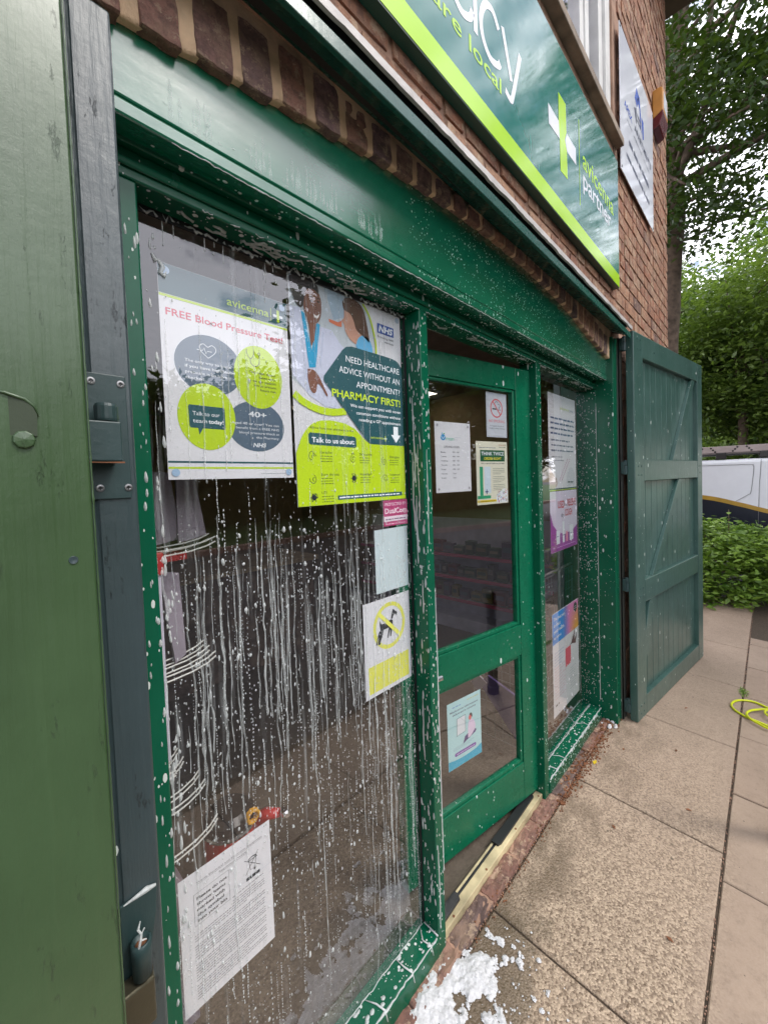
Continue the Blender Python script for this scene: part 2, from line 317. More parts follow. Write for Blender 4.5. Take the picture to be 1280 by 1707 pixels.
# ------------------------------------------------------------------ object helpers
COL = scn.collection
def wmat(o):
    m = Matrix.Identity(4)
    while o is not None:
        m = Matrix.LocRotScale(o.location, o.rotation_euler.to_quaternion(), o.scale) @ m; o = o.parent
    return m
def tag(o, label=None, cat=None, group=None, kind=None):
    if label: o['label'] = label
    if cat: o['category'] = cat
    if group: o['group'] = group
    if kind: o['kind'] = kind
    return o
def thing(name, label, cat, loc=(0, 0, 0), rz=0, group=None):
    o = bpy.data.objects.new(name, None); COL.objects.link(o); o.location = loc; o.rotation_euler = (0, 0, rz); o.empty_display_size = 0.1
    return tag(o, label, cat, group)
def copy_tree(o, parent=None):
    c = o.copy(); COL.objects.link(c); c.parent = parent
    for ch in [x for x in bpy.data.objects if x.parent == o]: copy_tree(ch, c)
    return c
class MB:
    def __init__(s): s.v = []; s.f = []; s.tone = []; s.t = 0.5
    def add(s, vs, fs):
        b = len(s.v); s.v += [tuple(v) for v in vs]; s.f += [tuple(i+b for i in f) for f in fs]; s.tone += [s.t]*len(fs); return s
    def box(s, x0, x1, y0, y1, z0, z1):
        vs = [(x, y, z) for z in (z0, z1) for y in (y0, y1) for x in (x0, x1)]
        return s.add(vs, [(0, 2, 3, 1), (4, 5, 7, 6), (0, 1, 5, 4), (2, 6, 7, 3), (0, 4, 6, 2), (1, 3, 7, 5)])
    def prism(s, pts, axis, a, b):
        """pts: 2-D outline; axis 'y' -> (x,z) outline extruded from y=a to y=b, etc."""
        f = {'y': lambda p, d: (p[0], d, p[1]), 'x': lambda p, d: (d, p[0], p[1]), 'z': lambda p, d: (p[0], p[1], d)}[axis]
        n = len(pts); vs = [f(p, a) for p in pts]+[f(p, b) for p in pts]
        fs = [tuple(range(n)), tuple(range(2*n-1, n-1, -1))]+[(i, i+n, (i+1) % n+n, (i+1) % n) for i in range(n)]
        return s.add(vs, fs)
    def tube(s, path, r, n=8, closed=False, cap=True):
        P = [Vector(p) for p in path]; m = len(P); rr = r if hasattr(r, '__len__') else [r]*m
        prev = None; vs = []
        for i, p in enumerate(P):
            d = (P[(i+1) % m]-P[i-1]) if closed else (P[min(i+1, m-1)]-P[max(i-1, 0)])
            if d.length < 1e-9: d = Vector((0, 0, 1))
            d.normalize()
            if prev is None: a = d.orthogonal().normalized()
            else:
                a = prev-d*prev.dot(d); a = a.normalized() if a.length > 1e-6 else d.orthogonal().normalized()
            prev = a; b = d.cross(a)
            vs += [p+(a*math.cos(t)+b*math.sin(t))*rr[i] for t in [2*math.pi*j/n for j in range(n)]]
        fs = []
        for i in range(m if closed else m-1):
            for j in range(n):
                k = (i+1) % m; fs.append((i*n+j, i*n+(j+1) % n, k*n+(j+1) % n, k*n+j))
        if cap and not closed: fs += [tuple(range(n-1, -1, -1)), tuple(range((m-1)*n, m*n))]
        return s.add(vs, fs)
    def lathe(s, prof, c, n=24, axis='z'):
        vs = []
        for r, h in prof:
            for j in range(n):
                t = 2*math.pi*j/n; p = (r*math.cos(t), r*math.sin(t), h)
                if axis == 'y': p = (p[0], -p[2], p[1])
                if axis == 'x': p = (p[2], p[0], p[1])
                vs.append((c[0]+p[0], c[1]+p[1], c[2]+p[2]))
        m = len(prof); fs = [(i*n+j, i*n+(j+1) % n, (i+1)*n+(j+1) % n, (i+1)*n+j) for i in range(m-1) for j in range(n)]
        fs += [tuple(range(n-1, -1, -1)), tuple(range((m-1)*n, m*n))]
        return s.add(vs, fs)
    def build(s, name, mat, parent=None, world=True, smooth=False, bevel=0, label=None):
        me = bpy.data.meshes.new(name)
        vs = s.v
        if parent is not None and world:
            im = wmat(parent).inverted(); vs = [im @ Vector(v) for v in vs]
        me.from_pydata([tuple(v) for v in vs], [], s.f); me.materials.append(mat)
        a = me.attributes.new('tone', 'FLOAT', 'FACE'); a.data.foreach_set('value', s.tone)
        if smooth: me.polygons.foreach_set('use_smooth', [True]*len(me.polygons))
        o = bpy.data.objects.new(name, me); COL.objects.link(o); o.parent = parent
        if bevel:
            b = o.modifiers.new('bevel', 'BEVEL'); b.width = bevel; b.segments = 2; b.limit_method = 'ANGLE'; b.angle_limit = R(40)
            b.harden_normals = False
        if label: o['label'] = label
        me.update(); return o
def quads_mesh(name, V, F, tone, mat, parent=None):
    """fast numpy mesh of quads, V (n,3), F (m,4)"""
    if parent is not None:
        im = np.array(wmat(parent).inverted()); V = V @ im[:3, :3].T+im[:3, 3]
    me = bpy.data.meshes.new(name); me.vertices.add(len(V)); me.vertices.foreach_set('co', V.astype(np.float32).ravel())
    me.loops.add(F.size); me.loops.foreach_set('vertex_index', F.astype(np.int32).ravel())
    me.polygons.add(len(F)); me.polygons.foreach_set('loop_start', (np.arange(len(F))*F.shape[1]).astype(np.int32))
    me.polygons.foreach_set('loop_total', np.full(len(F), F.shape[1], np.int32))
    a = me.attributes.new('tone', 'FLOAT', 'FACE'); a.data.foreach_set('value', tone.astype(np.float32))
    me.materials.append(mat); me.update(calc_edges=True); me.validate()
    o = bpy.data.objects.new(name, me); COL.objects.link(o); o.parent = parent; return o
def lump(mb, x0, x1, y0, y1, z0, z1, amp=0.003, n=4, seed=0.0, freq=35, rot=0.0):
    """a rough, worn brick: subdivided box pushed about by noise"""
    cx, cz = (x0+x1)/2, (z0+z1)/2; base = len(mb.v); idx = {}; vs = []; fs = []
    hx, hy, hz = (x1-x0)/2, (y1-y0)/2, (z1-z0)/2; cy = (y0+y1)/2
    def vid(i, j, k):
        key = (i, j, k)
        if key not in idx:
            p = Vector(((i/n*2-1), (j/n*2-1), (k/n*2-1)))
            q = Vector((math.copysign(abs(p.x)**1.0, p.x), p.y, p.z))
            e = sum(1 for c in p if abs(c) > 0.99)
            sh = 1-0.03*(e-1) if e > 1 else 1
            P = Vector((q.x*hx*sh, q.y*hy*sh, q.z*hz*sh))
            P += noise.noise_vector(Vector((P.x+cx, P.y, P.z+cz))*freq+Vector((seed, seed*2, 0)))*amp
            c, s_ = math.cos(rot), math.sin(rot)
            idx[key] = len(vs); vs.append((cx+P.x*c-P.z*s_, cy+P.y, cz+P.x*s_+P.z*c))
        return idx[key]
    for a in range(n):
        for b in range(n):
            fs += [(vid(a, 0, b), vid(a+1, 0, b), vid(a+1, 0, b+1), vid(a, 0, b+1)), (vid(a, n, b), vid(a, n, b+1), vid(a+1, n, b+1), vid(a+1, n, b)),
                   (vid(0, a, b), vid(0, a, b+1), vid(0, a+1, b+1), vid(0, a+1, b)), (vid(n, a, b), vid(n, a+1, b), vid(n, a+1, b+1), vid(n, a, b+1)),
                   (vid(a, b, 0), vid(a, b+1, 0), vid(a+1, b+1, 0), vid(a+1, b, 0)), (vid(a, b, n), vid(a+1, b, n), vid(a+1, b+1, n), vid(a, b+1, n))]
    mb.add(vs, fs)

# ------------------------------------------------------------------ 2-D artwork helpers
_tc = {}
def text2d(txt, bold=0.0, shear=0.0):
    key = (txt, bold, shear)
    if key in _tc: return _tc[key]
    cu = bpy.data.curves.new('txt', 'FONT'); cu.body = txt; cu.size = 1; cu.offset = bold; cu.shear = shear; cu.resolution_u = 3
    ob = bpy.data.objects.new('txt', cu); COL.objects.link(ob)
    bpy.context.view_layer.update(); dg = bpy.context.evaluated_depsgraph_get()
    me = bpy.data.meshes.new_from_object(ob.evaluated_get(dg))
    V = [(v.co.x, v.co.y) for v in me.vertices]; F = [tuple(p.vertices) for p in me.polygons]
    bpy.data.objects.remove(ob); bpy.data.curves.remove(cu); bpy.data.meshes.remove(me)
    _tc[key] = (V, F); return V, F
def fit_text(txt, x, y, h, w=None, bold=0.0, align='l', cap=0.73, shear=0):
    """baseline at y, capital height h, optional total width w"""
    V, F = text2d(txt, bold, shear)
    if not V: return [], []
    k = h/cap; x0 = min(v[0] for v in V); x1 = max(v[0] for v in V)
    kx = k if w is None else w/(x1-x0)
    ww = (x1-x0)*kx; off = {'l': 0, 'c': -ww/2, 'r': -ww}[align]
    return [(x+off+(v[0]-x0)*kx, y+v[1]*k) for v in V], F
def rect(x0, y0, x1, y1): return [(x0, y0), (x1, y0), (x1, y1), (x0, y1)], [(0, 1, 2, 3)]
def poly(pts): return list(pts), [tuple(range(len(pts)))]
def disc(cx, cy, rx, ry=None, n=40, rot=0):
    ry = ry or rx; P = []
    for i in range(n):
        t = 2*math.pi*i/n; a, b = rx*math.cos(t), ry*math.sin(t); P.append((cx+a*math.cos(rot)-b*math.sin(rot), cy+a*math.sin(rot)+b*math.cos(rot)))
    return poly(P)
def ring(cx, cy, r, w, n=40, ry=None):
    V = []; q = (ry or r)/r
    for i in range(n):
        t = 2*math.pi*i/n
        V += [(cx+r*math.cos(t), cy+q*r*math.sin(t)), (cx+(r-w)*math.cos(t), cy+q*(r-w)*math.sin(t))]
    return V, [(2*i, (2*i+2) % (2*n), (2*i+3) % (2*n), 2*i+1) for i in range(n)]
def stroke(path, w, closed=False):
    P = [Vector((*p, 0)) for p in path]; m = len(P); V = []; ws = w if hasattr(w, '__len__') else [w]*m
    for i in range(m):
        d = (P[(i+1) % m]-P[i-1]) if closed else (P[min(i+1, m-1)]-P[max(i-1, 0)])
        d = d.normalized() if d.length else Vector((1, 0, 0)); nrm = Vector((-d.y, d.x, 0))*ws[i]/2
        V += [(P[i]+nrm)[:2], (P[i]-nrm)[:2]]
    return V, [(2*i, 2*i+1, (2*i+3) % (2*m), (2*i+2) % (2*m)) for i in range(m if closed else m-1)]
def smooth_path(pts, k=8):
    P = [Vector((*p, 0)) if len(p) == 2 else Vector(p) for p in pts]; out = []
    for i in range(len(P)-1):
        a, b, c, d = P[max(i-1, 0)], P[i], P[i+1], P[min(i+2, len(P)-1)]
        for j in range(k):
            t = j/k; out.append(0.5*((2*b)+(c-a)*t+(2*a-5*b+4*c-d)*t*t+(3*b-a-3*c+d)*t**3))
    out.append(P[-1]); return [tuple(p[:len(pts[0])]) for p in out]
def arc(cx, cy, r, a0, a1, n=14, ry=None):
    return [(cx+r*math.cos(R(a0+(a1-a0)*i/n)), cy+(ry or r)*math.sin(R(a0+(a1-a0)*i/n))) for i in range(n+1)]
def greek(x0, x1, y, h, seed=0, last=1.0, dens=0.86):
    """a line of print too small to read: short word-long dashes"""
    rr = random.Random(seed); V = []; F = []; x = x0; xe = x0+(x1-x0)*last
    while x < xe-h*0.6:
        w = min(rr.uniform(1.2, 4.5)*h, xe-x); b = len(V)
        j = rr.uniform(-.06, .06)*h
        V += [(x, y+j), (x+w, y+j), (x+w, y+h*0.62+j), (x, y+h*0.62+j)]; F.append((b, b+1, b+2, b+3)); x += w+h*0.55
    return V, F
class Sheet:
    """flat printed thing; o = world position of lower-left corner, du = unit direction of its width, faces the street"""
    def __init__(s, name, label, cat, o, w, h, mat, du=(1, 0, 0), tilt=0.0, thick=0.0004, group=None, part='paper', step=0.0003):
        s.e = thing(name, label, cat, o, math.atan2(du[1], du[0]), group); s.w, s.h, s.tilt, s.step = w, h, tilt, step
        s.parts = {}; mb = MB(); s.base(mb, w, h, thick); mb.build(part, mat, s.e, world=False)
    def tr(s, x, y, d):
        c, q = math.cos(s.tilt), math.sin(s.tilt); return (x*c-y*q, d, x*q+y*c)
    def base(s, mb, w, h, thick):
        n = 6; vs = []
        for d in (0, thick):
            vs += [s.tr(0, 0, d), s.tr(w, 0, d), s.tr(w, h, d), s.tr(0, h, d)]
        mb.add(vs, [(0, 1, 2, 3), (7, 6, 5, 4), (0, 4, 5, 1), (1, 5, 6, 2), (2, 6, 7, 3), (3, 7, 4, 0)])
    def add(s, part, c, shape, layer=1):
        key = (part, c if isinstance(c, str) else tuple(c), layer)
        mb = s.parts.setdefault(key, MB()); V, F = shape
        if V: mb.add([s.tr(x, y, -s.step*layer) for x, y in V], F)
        return s
    def done(s):
        for (part, c, layer), mb in s.parts.items():
            if mb.v: mb.build(part, M[c] if isinstance(c, str) else flat(c), s.e, world=False)
        return s.e

# ================================================================== SETTING
def gz(y): return -1.591+0.059*max(min(y, 0.3), -1.3)     # pavement falls away from the wall
# ground: one big sheet, following the fall near the wall and level beyond
mb = MB(); xs = [-60, -2, 5.15, 30, 120]; ys = [-140, -30, -9.05, -1.3, -0.4, 0.12, 0.3, 40]
vs = [(x, y, gz(y)-0.012) for y in ys for x in xs]
mb.add(vs, [(j*5+i, j*5+i+1, (j+1)*5+i+1, (j+1)*5+i) for j in range(len(ys)-1) for i in range(4)])
tag(mb.build('road', M['asphalt']), kind='structure')
mb = MB(); mb.add([(-2.2, -1.12, gz(-1.12)-0.008), (6.62, -1.12, gz(-1.12)-0.008), (6.62, 0.26, gz(.26)-0.008), (-2.2, 0.26, gz(.26)-0.008)], [(0, 1, 2, 3)])
bed = tag(mb.build('joint_bed', M['dirt']), kind='structure')
mb = MB()
def slab(x0, x1, y0, y1):
    mb.t = random.choice([0, 0, 0.3, 0.6, 1]) ; dz = random.uniform(-.0015, .0015); e = 0.004; g = 0.0035
    x0, x1, y0, y1 = x0+g, x1-g, y0+g, y1-g; c = random.uniform(-.0012, .0012)
    P = lambda x, y, d: (x, y, gz(y)+d+dz+c*(x-x0))
    mb.add([P(x0, y0, -.03), P(x1, y0, -.03), P(x1, y1, -.03), P(x0, y1, -.03), P(x0, y0, -e), P(x1, y0, -e), P(x1, y1, -e), P(x0, y1, -e),
            P(x0+e, y0+e, 0), P(x1-e, y0+e, 0), P(x1-e, y1-e, 0), P(x0+e, y1-e, 0)],
           [(8, 9, 10, 11), (4, 5, 9, 8), (5, 6, 10, 9), (6, 7, 11, 10), (7, 4, 8, 11), (0, 1, 5, 4), (1, 2, 6, 5), (2, 3, 7, 6), (3, 0, 4, 7)])
cx = [-2.2, -1.37, -0.49, 0.385, 1.265, 2.14, 3.022, 3.90, 4.78, 5.80, 6.52]
for a, b in zip(cx, cx[1:]): slab(a, b, -0.468, 0.127 if a < 4.6 else 0.14)
cx = [-2.2, -1.6, -1.0, -0.4, 0.2, 0.8, 1.4, 1.993, 2.585, 3.18, 3.77, 4.36, 4.95, 5.15]
for a, b in zip(cx[:-1], cx[1:]): slab(a, b, -1.07, -0.47)
tag(mb.build('pavement', M['paving']), kind='structure')
mb = MB(); mb.box(-60, 60, -9.25, -9.05, -1.68, -1.54); tag(mb.build('kerb', M['kerb']), kind='structure')
mb = MB(); mb.add([(-60, -13, -1.35), (60, -13, -1.35), (60, -9.25, -1.56), (-60, -9.25, -1.56)], [(0, 1, 2, 3)])
mb.add([(-60, -13, -1.35), (60, -13, -1.35), (60, -60, -.8), (-60, -60, -.8)], [(0, 3, 2, 1)])
tag(mb.build('grass_bank', M['grass']), kind='structure')
mb = MB(); mb.add([(11.5, -1.5, -1.6), (60, -1.5, -1.2), (60, 40, -1.2), (11.5, 40, -1.6)], [(0, 1, 2, 3)])
tag(mb.build('woodland_floor', M['dirt']), kind='structure')

# ================================================================== SHOP BUILDING
BY = 0.08
shop = thing('shop_building', 'red brick corner shop with a glossy green timber shopfront', 'building', (2.0, 0.3, -1.59))
arch_pts = [(0.05, .705), (.193, .726), (.273, .736), (.323, .749), (.41, .760), (.51, .778), (.585, .789), (.689, .809), (.8, .823), (.954, .838), (1.157, .853), (1.418, .861), (1.676, .856), (2.0, .832), (2.2, .803), (2.39, .765), (2.756, .712), (2.80, .706)]; AY = 0.10
def archz(x):
    for (a, b), (c, d) in zip(arch_pts, arch_pts[1:]):
        if x <= c: return b+(d-b)*(x-a)/(c-a)
    return arch_pts[-1][1]
# --- main wall: every brick a separate worn block, laid in mortar
mort = MB(); mb = MB()
UW = (1.2, 2.88, 2.02, 4.4)       # upstairs window opening
def wallrect(x0, x1, z0, z1): mort.box(x0, x1, BY+0.007, 0.32, z0, z1)
wallrect(-1.7, 4.618, 0.905, UW[2]); wallrect(-1.7, UW[0], UW[2], 4.4); wallrect(UW[1], 4.618, UW[2], 4.4)
wallrect(2.93, 4.618, -1.62, 0.905); wallrect(-1.7, 0.07, -1.62, 0.905)
mort.box(4.05, 4.612, 0.33, 6.3, -1.62, 4.4)
g = 0.0865; row = 0
z = -1.60
while z < 4.28:
    x = -1.7+(0 if row % 2 else -0.11); k = 0
    while x < 4.62:
        L = 0.215 if (k+row//3) % 3 else 0.1025
        k += 1
        x0, x1 = max(x, -1.7), min(x+L, 4.63); x += L+0.0125
        if x1-x0 < 0.03: continue
        zz0, zz1 = z, z+g-0.0125
        if zz1 > 0.905 and zz0 < UW[2]+.02 and (zz0 > .9): ok = True
        elif zz0 >= UW[2]: ok = (x1 < UW[0] or x0 > UW[1])
        elif zz1 <= 0.905: ok = (x0 > 2.94 or x1 < 0.07)
        else: ok = False
        if x0 > 1.1 and x1 < 2.9 and zz1 > UW[2]: ok = False
        if not ok: continue
        mb.t = min(1, max(0, random.gauss(0.42, 0.3)))
        if x0 > 0.55 and zz0 < 2.2 and zz0 > 0.8 or x0 > 2.6:
            lump(mb, x0, x1, BY+random.uniform(-.003, .003), BY+0.05, zz0, zz1, 0.0022, 4, row*3.1+k, 60)
        else: mb.box(x0, x1, BY, BY+.05, zz0, zz1)
    z += g; row += 1
for r2 in range(69):                                   # return wall round the corner
    z = -1.6+r2*g; y = 0.16 if r2 % 2 else 0.10
    while y < 6:
        L = 0.215 if r2 % 2 else 0.1025
        mb.t = random.random()*.8; mb.box(4.6, 4.628, y+0.01, y+L, z, z+g-.0125); y += L+.0125
mb.build('brick_wall', M['brick'], shop); mort.build('wall_mortar', M['mortar2'], shop)
# --- arch of headers on edge over the shopfront
mb = MB(); mo = MB(); x = 0.13; i = 0
while x < 2.735:
    wdt = random.uniform(0.060, 0.070); zb = archz(x+wdt/2)-.002; zt = min(zb+random.uniform(.108, .118), .892)
    sl = (archz(x+.1)-archz(x-.03))/.13
    mb.t = random.random() if i != 2 else 0.95
    if x > 2.0: mb.t = min(1, mb.t*.6+.45)
    lump(mb, x, x+wdt, AY-random.uniform(.001, .006), AY+0.03, zb, zt, 0.0032, 7, i*7.3, 60, rot=math.atan(sl)*.35)
    x += wdt+random.uniform(.019, .026); i += 1
mb.build('brick_arch', M['brick_dark'], shop, label='arch of dark brindled bricks on edge above the green fascia')
N = 240; vs = []; fs = []
for i in range(N+1):
    x = 0.07+(2.80-0.07)*i/N; zb = archz(x)+0.001
    for (y, z) in ((0.135, zb+.003), (AY+.006, zb), (AY+.002, zb+.006), (AY+.001, zb+.055), (AY+.001, .86 if zb < .8 else min(zb+.08, .9)), (AY+.001, .925)):
        q = noise.noise_vector(Vector((x*22, z*22, y*9)))*.0026+noise.noise_vector(Vector((x*80, z*80, 3)))*.0016; vs.append((x, y+q.y, z+q.z))
for i in range(N): fs += [(i*6+j, (i+1)*6+j, (i+1)*6+j+1, i*6+j+1) for j in range(5)]
mo.add(vs, fs); mo.build('arch_mortar', M['mortar'], shop, smooth=True)
# --- fascia board, following the arch
mb = MB(); top = [(x, archz(x)+0.012) for x in np.linspace(2.778, 0.17, 60)]
mb.prism([(0.17, 0.618), (2.778, 0.612)]+top, 'y', 0.12, 0.165)
mb.prism([(0.17, 0.588), (2.778, 0.580), (2.778, 0.6095), (0.17, 0.6145)], 'y', 0.117, 0.165)
mb.build('fascia_board', M['fascia'], shop, bevel=0.004)
# --- ledge over the arch
sag = lambda x: -0.011*(x-0.65)
def xbar(mb, x0, x1, prof, n=12):
    """bar along the wall with (y,z) profile, sagging slightly"""
    vs = []; m = len(prof)
    for i in range(n+1):
        x = x0+(x1-x0)*i/n; vs += [(x, y, z+sag(x)) for y, z in prof]
    fs = [(i*m+j, (i+1)*m+j, (i+1)*m+(j+1) % m, i*m+(j+1) % m) for i in range(n) for j in range(m)]
    fs += [tuple(range(m)), tuple(range((n+1)*m-1, n*m-1, -1))]; mb.add(vs, fs)
mb = MB(); xbar(mb, -1.0, 2.84, [(0.0, .845), (0.0, .877), (0.014, .881), (0.0985, .925), (0.0985, .903), (0.02, .868), (0.012, .845)])
lg = mb.build('ledge', M['ledge'], shop, bevel=0.002)
mb = MB(); n = 190; vs = []
for i in range(n+1):
    x = -1+3.865*i/n; j = noise.noise(Vector((x*9, 0, 0)))*.006+noise.noise(Vector((x*40, 3, 0)))*.0035
    vs += [(x, .079, .940+sag(x)), (x, 0.004, .928+sag(x)), (x, -.004, .922+sag(x)), (x, -.004, .903+sag(x)+j), (x, .004, .902+sag(x)+j), (x, .006, .92+sag(x))]
mb.add(vs, [(i*6+j, (i+1)*6+j, (i+1)*6+j+1, i*6+j+1) for i in range(n) for j in range(5)])
mb.build('lead_flashing', M['lead'], lg, smooth=False, label='strip of pale flaking lead along the top of the ledge')
mb = MB(); mb.box(-1, 2.83, .018, .078, .888, .925); mb.build('ledge_gap_shade', M['dark'], lg)  # near-black strip painting the shade in the gap under the lead
# --- outer jambs
mb = MB(); mb.box(2.776, 2.862, 0.083, 0.30, -1.60, 0.842); mb.build('jamb', M['jamb'], shop, bevel=0.004)
mb = MB(); mb.prism([(0.094, .083), (.122, .083), (.127, .087), (.132, .083), (.181, .083), (.181, .3), (.094, .3)], 'z', -1.6, 0.70)
mb.build('jamb', M['slate'], shop, bevel=0.004, label='slate coloured jamb with a rusty hinge plate')
mb = MB(); mb.box(2.8625, 2.872, .07, .16, -1.585, .85); mb.box(2.8625, 2.93, .07, .078, -1.585, .85); mb.build('steel_post', M['post'], shop, bevel=0.001)
# --- glazed screen: head, stiles, mullions, rails, panes
mb = MB(); mb.box(0.14, 2.80, 0.181, 0.262, 0.536, 0.586); mb.box(0.14, 2.80, 0.166, 0.262, 0.586, 0.66)
mb.box(.14, 2.80, .174, .181, .553, .567)
mb.build('head_rail', M['jamb'], shop, bevel=0.0035)
dw = tag(MB().box(0.150, 0.232, 0.1815, 0.262, -1.60, 0.5355).build('display_window', M['frame'], shop, bevel=0.0035), 'tall display window running with soap suds')
MB().box(1.004, 1.045, 0.178, 0.262, -1.60, 0.5355).build('mullion', M['frame'], shop, bevel=0.0035)
MB().box(1.874, 1.922, 0.178, 0.262, -1.60, 0.5355).build('mullion', M['frame'], shop, bevel=0.0035)
sl_ = MB(); sl_.prism([(.174, -1.512), (.178, -1.501), (.245, -1.497), (.262, -1.497), (.262, -1.60), (.176, -1.60)], 'x', 0.233, 1.003)
sl_.build('sill', M['frame'], dw, bevel=0.003)
MB().box(0.232, 1.004, 0.240, 0.2415, -1.5, 0.5365).build('pane', M['glass_wet'], dw)
sw = tag(MB().box(2.766, 2.7765, 0.1815, 0.262, -1.60, 0.5355).build('side_window', M['frame'], shop, bevel=0.002), 'narrow side window beyond the door')
sl_ = MB(); sl_.prism([(.172, -1.512), (.177, -1.501), (.245, -1.497), (.262, -1.497), (.262, -1.60), (.174, -1.60)], 'x', 1.923, 2.765)
sl_.build('sill', M['frame'], sw, bevel=0.003)
MB().box(1.922, 2.766, 0.240, 0.2415, -1.5, 0.5365).build('pane', M['glass'], sw)
# black glazing gasket round the display window
mb = MB(); mb.box(.2325, .237, .236, .2398, -1.496, .535); mb.box(.9985, 1.0035, .236, .2398, -1.496, .535); mb.box(.238, .998, .236, .2398, .522, .5355); mb.build('gasket', M['rubber'], dw)
# --- door, ajar, hinged on its right
DA = R(10.2); H = (1.8735, 0.2125)
door = thing('door', None, None, (0, 0, 0)); del_ = None
door.parent = shop; door.location = Vector((H[0], H[1], -1.535))-Vector(shop.location); door.rotation_euler = (0, 0, -DA)
door['label'] = 'half glazed green door standing slightly ajar'
def dm(): return MB()
def dbox(mb, u0, u1, z0, z1, d0=0.0, d1=0.044): return mb.box(-u1, -u0, d0, d1, z0+1.535, z1+1.535)   # u: distance from the hinge
DW = 0.825
stile = dm(); dbox(stile, 0.0, 0.108, -1.532, 0.502); stile.build('stile', M['door'], door, world=False, bevel=.002)
stile = dm(); dbox(stile, DW-0.105, DW, -1.532, 0.502); stile.build('stile', M['door'], door, world=False, bevel=.002)
for nm, z0, z1 in (('top_rail', 0.402, 0.502), ('lock_rail', -.832, -.690), ('bottom_rail', -1.532, -1.350)):
    r = dm(); dbox(r, 0.1085, DW-.1055, z0, z1, 0.0005); r.build(nm, M['door'], door, world=False, bevel=.002)
bead = dm()
for z0, z1 in ((-.690, .402), (-1.350, -.832)):
    for a, b, c, d in ((.108, .124, z0, z1), (DW-.121, DW-.105, z0, z1), (.1245, DW-.1215, z1-.014, z1), (.1245, DW-.1215, z0, z0+.016)):
        dbox(bead, a, b, c, d, .006, .03)
bead.build('glazing_bead', M['door'], door, world=False, bevel=.004)
for z0, z1 in ((-.685, .396), (-1.345, -.838)):
    p = dm(); dbox(p, .112, DW-.11, z0, z1, .0195, .021); p.build('pane', M['glass'], door, world=False)
hd = dm(); hd.lathe([(.012, 0), (.012, .03), (.0, .03)], (-DW+.05, 0, .78), 12, 'y'); hd.tube([(-DW+.05, -.03, .78), (-DW+.17, -.035, .78)], .009); hd.build('handle', M['chrome'], door, world=False)
# --- threshold
mb = MB(); mb.box(1.047, 1.872, .192, .226, -1.60, -1.547); mb.box(1.047, 1.872, .2265, .236, -1.60, -1.556); mb.box(1.047, 1.872, .2365, .246, -1.60, -1.549)
th = mb.build('threshold_strip', M['timber'], shop, bevel=.002)
mb = MB(); mb.box(1.05, 1.87, .2268, .2358, -1.5555, -1.548)
for a, b in ((1.05, 1.19), (1.47, 1.83)):
    mb.prism([(a, .214), (a+.02, .208), (b-.01, .212), (b, .226), (b, .244), (a, .246)], 'z', -1.5465, -1.538)
mb.build('rubber_seal', M['rubber'], th, bevel=.001)
for x, y in ((1.12, .199), (1.35, .2), (1.6, .199), (1.845, .2)): MB().lathe([(.0045, 0), (.0045, .002), (0, .002)], (x, y, -1.5475), 10).build('screw', M['rust'], th)
mb = MB(); x = 0.185; i = 0
while x < 2.93:
    mb.t = random.uniform(0, .5) if random.random() < .8 else 1.0
    lump(mb, x, x+.215, .1305, .1915, -1.66, -1.572+random.uniform(-.004, .003), .0075, 9, i*3.3, 55); x += .219; i += 1
mb.build('threshold_bricks', M['brick_old'], shop)
m2 = MB(); m2.box(.19, 2.86, .134, .19, -1.66, -1.576); m2.build('threshold_mortar', M['mortar2'], shop)
# --- upper storey window
uw = MB()
for a in ((1.2, 1.28, .10, .2, 2.07, 4.4), (2.79, 2.88, .10, .2, 2.07, 4.4), (2.50, 2.56, .125, .2, 2.07, 4.4), (1.28, 2.50, .13, .2, 2.07, 2.14), (2.56, 2.79, .13, .2, 2.07, 2.14),
          (2.72, 2.79, .118, .2, 2.14, 4.4), (2.56, 2.60, .14, .2, 2.14, 4.4), (2.05, 2.10, .13, .2, 2.14, 4.4), (2.44, 2.50, .135, .2, 2.14, 4.4)): uw.box(*a)
uwo = uw.build('upstairs_window', M['white_wood'], shop, bevel=.003, label='white flaking upstairs window above the teal sign')
MB().box(1.28, 2.79, .165, .168, 2.1, 4.4).build('pane', M['glass_up'], uwo)
MB().box(1.2, 2.88, .34, .36, 2.02, 4.4).build('blind', M['white_plastic'], uwo)
mb = MB(); mb.prism([(.035, 2.012), (.035, 2.058), (.2, 2.07), (.2, 2.02)], 'x', 1.10, 2.905); mb.build('window_sill', M['sill_stone'], uwo, bevel=.004)
# --- eaves, roof, gutter
mb = MB(); mb.box(-1.7, 4.9, -.28, .30, 4.36, 4.40); mb.build('soffit', M['soffit'], shop)
mb = MB(); mb.add([(-1.7, -.36, 4.42), (4.9, -.36, 4.42), (4.9, 3.2, 6.6), (-1.7, 3.2, 6.6)], [(0, 1, 2, 3)]); mb.add([(-1.7, 6.6, 4.42), (4.9, 6.6, 4.42), (4.9, 3.2, 6.6), (-1.7, 3.2, 6.6)], [(0, 3, 2, 1)])
mb.add([(4.6, 0.1, 4.4), (4.6, 6.3, 4.4), (4.6, 3.2, 6.5)], [(0, 1, 2)]); mb.build('roof', M['tile'], shop)
mb = MB(); pr = [(-.34-.055*math.cos(t), 4.385-.06*math.sin(t)) for t in [math.pi*i/8 for i in range(9)]]
mb.prism(pr+[(-.30, 4.40), (-.38, 4.40)], 'x', -1.7, 4.93); mb.build('gutter', M['gutter'], shop)
